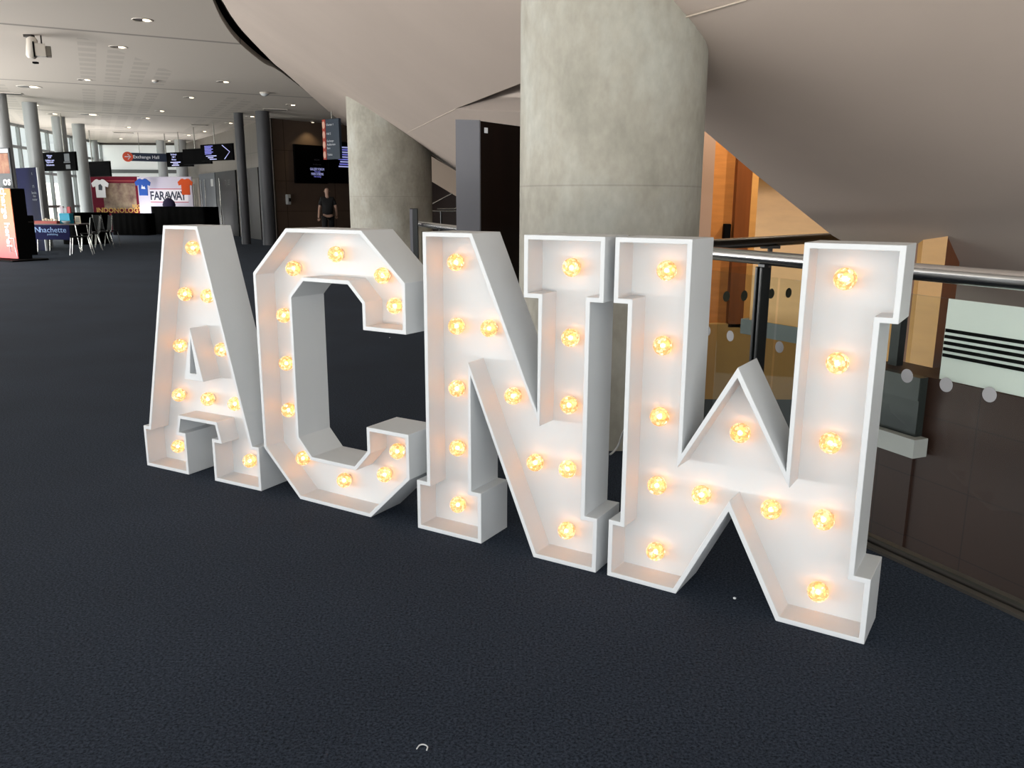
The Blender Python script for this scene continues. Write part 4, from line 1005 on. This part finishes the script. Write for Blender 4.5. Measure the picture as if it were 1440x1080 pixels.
MB().bbox(-.14, .14, -.11, .11, .24, .265, .004).build('lid', mat('turquoise_lid', '3FB7D3', .5), t, True)
for i, (px, c, hh, lab) in enumerate(((89.5, 'C7B9C4', .18, 'pale pink packet standing on the turquoise box'), (94.5, 'A8A9B0', .14, 'grey packet standing on the turquoise box'), (99.5, 'B8434A', .17, 'red packet standing on the turquoise box'))):
    o = MB().bbox(-.045, .045, -.03, .03, 0, hh, .008).build('packet', mat('packet_%d' % i, c, .5)); o.location = on_table(px, .12, TH + .266); tag(o, lab, 'packet')
o = MB().lathe([(.04, 0), (.09, .04), (.11, .07), (.10, .07), (.06, .02), (0, .015)], 20).build('bowl', WHITE); o.location = on_table(93.5, -.1); tag(o, 'white bowl in front of the turquoise box', 'bowl')
for i, (c, lab) in enumerate((('7A2530', 'dark red book at the bottom of the stack on the stall table'), ('23305C', 'navy book in the middle of the stack on the stall table'), ('A33A34', 'red book on top of the stack on the stall table'))):
    o = MB().bbox(-.055, .055, -.09, .09, 0, .035, .004).build('book', mat('book_%d' % i, c, .5)); o.location = on_table(106, .42, TH + i * .0352); o.rotation_euler.z = i * .15; tag(o, lab, 'book', 'books stacked on the stall table')
q = on_table(110, .0); t = empty('picture_stand', q, -.2, 'cream framed card standing at the right end of the stall table', 'frame')
MB().bbox(-.08, .08, 0, .015, 0, .2, .003).build('frame', mat('cream_frame', 'B9AE93', .5), t, True); MB().box(-.06, .06, -.003, -.0005, .025, .175).build('card', mat('card_grey', '6F6A5E', .5), t, True); MB().bbox(-.02, .02, .016, .08, 0, .012, .002).build('foot', mat('cream_frame', 'B9AE93', .5), t, True)
# chairs
def make_chair():
    e = empty('stacking_chair', (0, 0, 0), 0, 'x', 'chair', 'black stacking chairs by the stall')
    MB().bbox(-.22, .22, -.22, .22, .43, .46, .012).build('seat', CHAIRM, e, True)
    mb = MB(); mb.bbox(-.21, .21, -.012, .012, 0, .42, .01, Matrix.Translation((0, .22, .5)) @ Matrix.Rotation(-.16, 4, 'X')); mb.build('backrest', CHAIRM, e, True)
    for sx in (-1, 1):
        MB().tube([(sx * .21, -.19, .43), (sx * .22, -.24, .0)], .012, 8).build('leg', CHROME, e, True)
        MB().tube([(sx * .21, .29, .92), (sx * .215, .235, .5), (sx * .21, .19, .43), (sx * .22, .27, .0)], .012, 8).build('leg', CHROME, e, True)
    return e
c0 = make_chair()
for i, (px, Y, rz, lab) in enumerate(((113, 20.9, -1.2, 'black chair nearest the camera at the right end of the stall table'), (127, 22.8, -1.05, 'black chair right of the nearest one, turned to the table'), (143, 24.2, -.9, 'black chair in the middle of the black table front'), (152, 25.2, 2.6, 'rightmost black chair beside the black tables'))):
    c = c0 if i == 0 else copy_tree(c0); p = at_y(px, 335, Y); c.location = (p.x, p.y, 0); c.rotation_euler.z = rz; c['label'] = lab
# black-cloth tables
def cloth_table(pl, pr, yt, Yl, Yr, label, depth=.75):
    e, w, h = vpanel('draped_table', pl, pr, yt, 330, Yl, Yr, label, 'table'); e.location.z = 0; h = at_y((pl + pr) / 2, yt, (Yl + Yr) / 2).z
    n = 60; top = []; bot = []
    for i in range(n):
        t = i / n; per = 2 * (w + depth); s = t * per
        if s < w: x, y, nx, ny = -w / 2 + s, 0, 0, -1
        elif s < w + depth: x, y, nx, ny = w / 2, s - w, 1, 0
        elif s < 2 * w + depth: x, y, nx, ny = w / 2 - (s - w - depth), depth, 0, 1
        else: x, y, nx, ny = -w / 2, depth - (s - 2 * w - depth), -1, 0
        k = .02 + .022 * math.sin(i * 1.9)
        top.append((x, y, h - .012)); bot.append((x + nx * k, y + ny * k, .01))
    MB().add(top + bot, [(i, (i + 1) % n, n + (i + 1) % n, n + i) for i in range(n)], True).build('cloth_skirt', CLOTHB, e, True)
    MB().bbox(-w / 2 - .005, w / 2 + .005, -.005, depth + .005, h - .012, h, .004).build('tabletop', CLOTHB, e, True)
    return e, w, h
cloth_table(106, 156, 299, 25.4, 26.4, 'black draped table behind the black chairs, left of the banners')
cloth_table(158, 207, 300, 32.8, 32.8, 'long low black draped table before the maroon banner')
cloth_table(214, 288, 290.5, 33.9, 32.6, 'tall black draped counter before the pale banner')
e, w, h = vpanel('backpack', 229, 246, 279, 291, 33.6, 33.6, 'dark purple bag slumped on the tall black counter', 'bag')
zb = at_y(240, 290.5, 33.3).z; e.location.z = zb + .003
MB().lathe([(.24, 0), (.26, .06), (.22, .2), (.12, .3), (0, .33)], 20, Matrix.Diagonal((1, .6, 1, 1))).build('body', mat('purple_cloth', '2A2145', .85), e, True)
MB().tube([(-.06, 0, .3), (-.03, 0, .38), (.05, 0, .38), (.08, 0, .29)], .015, 8).build('handle', BLACK, e, True)
# banners
e, w, h = vpanel('maroon_banner', 120, 199, 248, 330, 36.2, 36.2, 'large maroon banner with faded collage and gold lettering at the far end', 'banner'); e.location.z = 0; h = at_y(160, 248, 36.2).z
MB().bbox(-w / 2, w / 2, 0, .06, 0, h, .01).build('panel', MAROON, e, True)
MB().box(-w * .16, w * .42, -.004, -.001, h * .42, h * .88).build('picture', mat('collage_print', '8B7B66', .5, noise=(2.2, .5, '4A1822')), e, True)
MB().box(-w * .2, w * .42, -.003, -.0005, h * .91, h * .93).build('gold_line', mat('dull_red_line', '8E3030', .5), e, True)
GOLD = mat('gold_lettering', 'C79A4B', .5)
text('INDONOLOGY', .29, GOLD, e, face_xz(w * .1, -.006, h * .39), bold=.006, sx=1.0)
MB().bbox(-w / 2 - .05, -w / 2 - .001, -.01, .06, 0, h, .004).build('edge_post', WHITE, e, True)
text('BOOK', .2, GOLD, e, face_xz(w * .43, -.004, h * .47), bold=.005, sx=.8); text('17', .22, GOLD, e, face_xz(w * .44, -.004, h * .41), bold=.005)
e, w, h = vpanel('pale_banner', 196, 272, 248.5, 330, 36.0, 35.4, 'pale lilac banner with bold dark lettering between red lines', 'banner'); e.location.z = 0; h = at_y(234, 248.5, 35.7).z
MB().bbox(-w / 2, w / 2, 0, .06, 0, h, .01).build('panel', LILAC, e, True)
INK = mat('navy_ink', '141A38', .5)
for t_, x_, s2, z_ in (('F', -.245, .5, .655), ('A', -.155, .5, .655), ('R', -.06, .5, .655), ('A', .03, .34, .675), ('W', .135, .5, .655), ('A', .25, .5, .655), ('Y', .335, .5, .655)):
    text(t_, s2, INK, e, face_xz(w * x_, -.0045, h * z_), bold=.012, sx=.86)
MB().box(-w * .01, w * .075, -.0045, -.001, h * .615, h * .628).build('lettering', INK, e, True)
for z in (.775, .545): MB().box(-w * .28, w * .42, -.004, -.001, h * z, h * (z + .014)).build('red_line', mat('red_line', 'A8384F', .5), e, True)
MB().box(-w * .28, w * .42, -.0022, -.0005, h * .56, h * .775).build('white_band', mat('white_band', 'D7D3DC', .5), e, True)
# T-shirts hung on the banners
def tshirt(px, yt, yb, Y, c, label, motif=None):
    p0, p1 = at_y(px, yt, Y), at_y(px, yb, Y); h = p0.z - p1.z
    e = empty('t_shirt', (p0.x, p0.y, p1.z), 0, label, 't-shirt')
    a, s = h * .32, h * .40
    L = [(-a * .82, 0), (a * .82, 0), (a * .85, h * .62), (s * 1.05, h * .56), (s * 1.2, h * .78), (a * .75, h * .98), (h * .14, h), (h * .07, h * .95), (-h * .07, h * .95), (-h * .14, h), (-a * .75, h * .98), (-s * 1.2, h * .78), (-s * 1.05, h * .56), (-a * .85, h * .62)]
    o = MB().prism([L], -.02, .02).build('garment', mat(label[:12], c, .85, bump=(6, .4)), e, True)
    bv = o.modifiers.new('b', 'BEVEL'); bv.width = .012; bv.segments = 2
    MB().tube([(-h * .13, -.021, h * .985), (-h * .06, -.024, h * .93), (h * .06, -.024, h * .93), (h * .13, -.021, h * .985)], .014, 6).build('collar', mat(label[:12], c, .85), e, True)
    if motif: MB().prism([[(x * h, z * h) for x, z in motif[1]]], -.026, -.0205).build('print', mat(*motif[0]), e, True)
    return e
tshirt(140, 252, 278, 36.0, 'D8D6DA', 'white T-shirt hung on the left of the maroon banner', (('print_dark', '2C2F3A', .6), [(-.1, .42), (.1, .4), (.13, .62), (.03, .75), (-.08, .68)]))
tshirt(200, 251, 275, 35.3, '2350A8', 'blue T-shirt hung where the two banners meet', (('print_white', 'D5DDEA', .6), [(-.1, .4), (.15, .38), (.1, .55), (.02, .5), (-.04, .64)]))
tshirt(260, 251, 274, 35.0, 'E4571F', 'orange T-shirt hung on the right end of the pale banner')

# ------------------------------------------------------------------ scraps on the carpet
pts = spline([at_z(x, y, .003) for x, y in ((586, 1053), (590, 1048), (596, 1047), (601, 1050), (600, 1055))])
tag(MB().tube(pts, .0018, 6).build('thread_scrap', WHITE), 'tiny white curl of thread on the carpet at the bottom of the picture', 'scrap')
for x, y, lab in ((1033, 842, 'tiny white crumb of paper on the carpet under the letter W'), (548, 475, 'tiny white scrap on the carpet below the upper arm of the letter C')):
    p = at_z(x, y, 0); o = MB().lathe([(.005, 0), (.006, .003), (0, .006)], 7).build('paper_scrap', WHITE); o.location = (p.x, p.y, .0005); tag(o, lab, 'scrap')
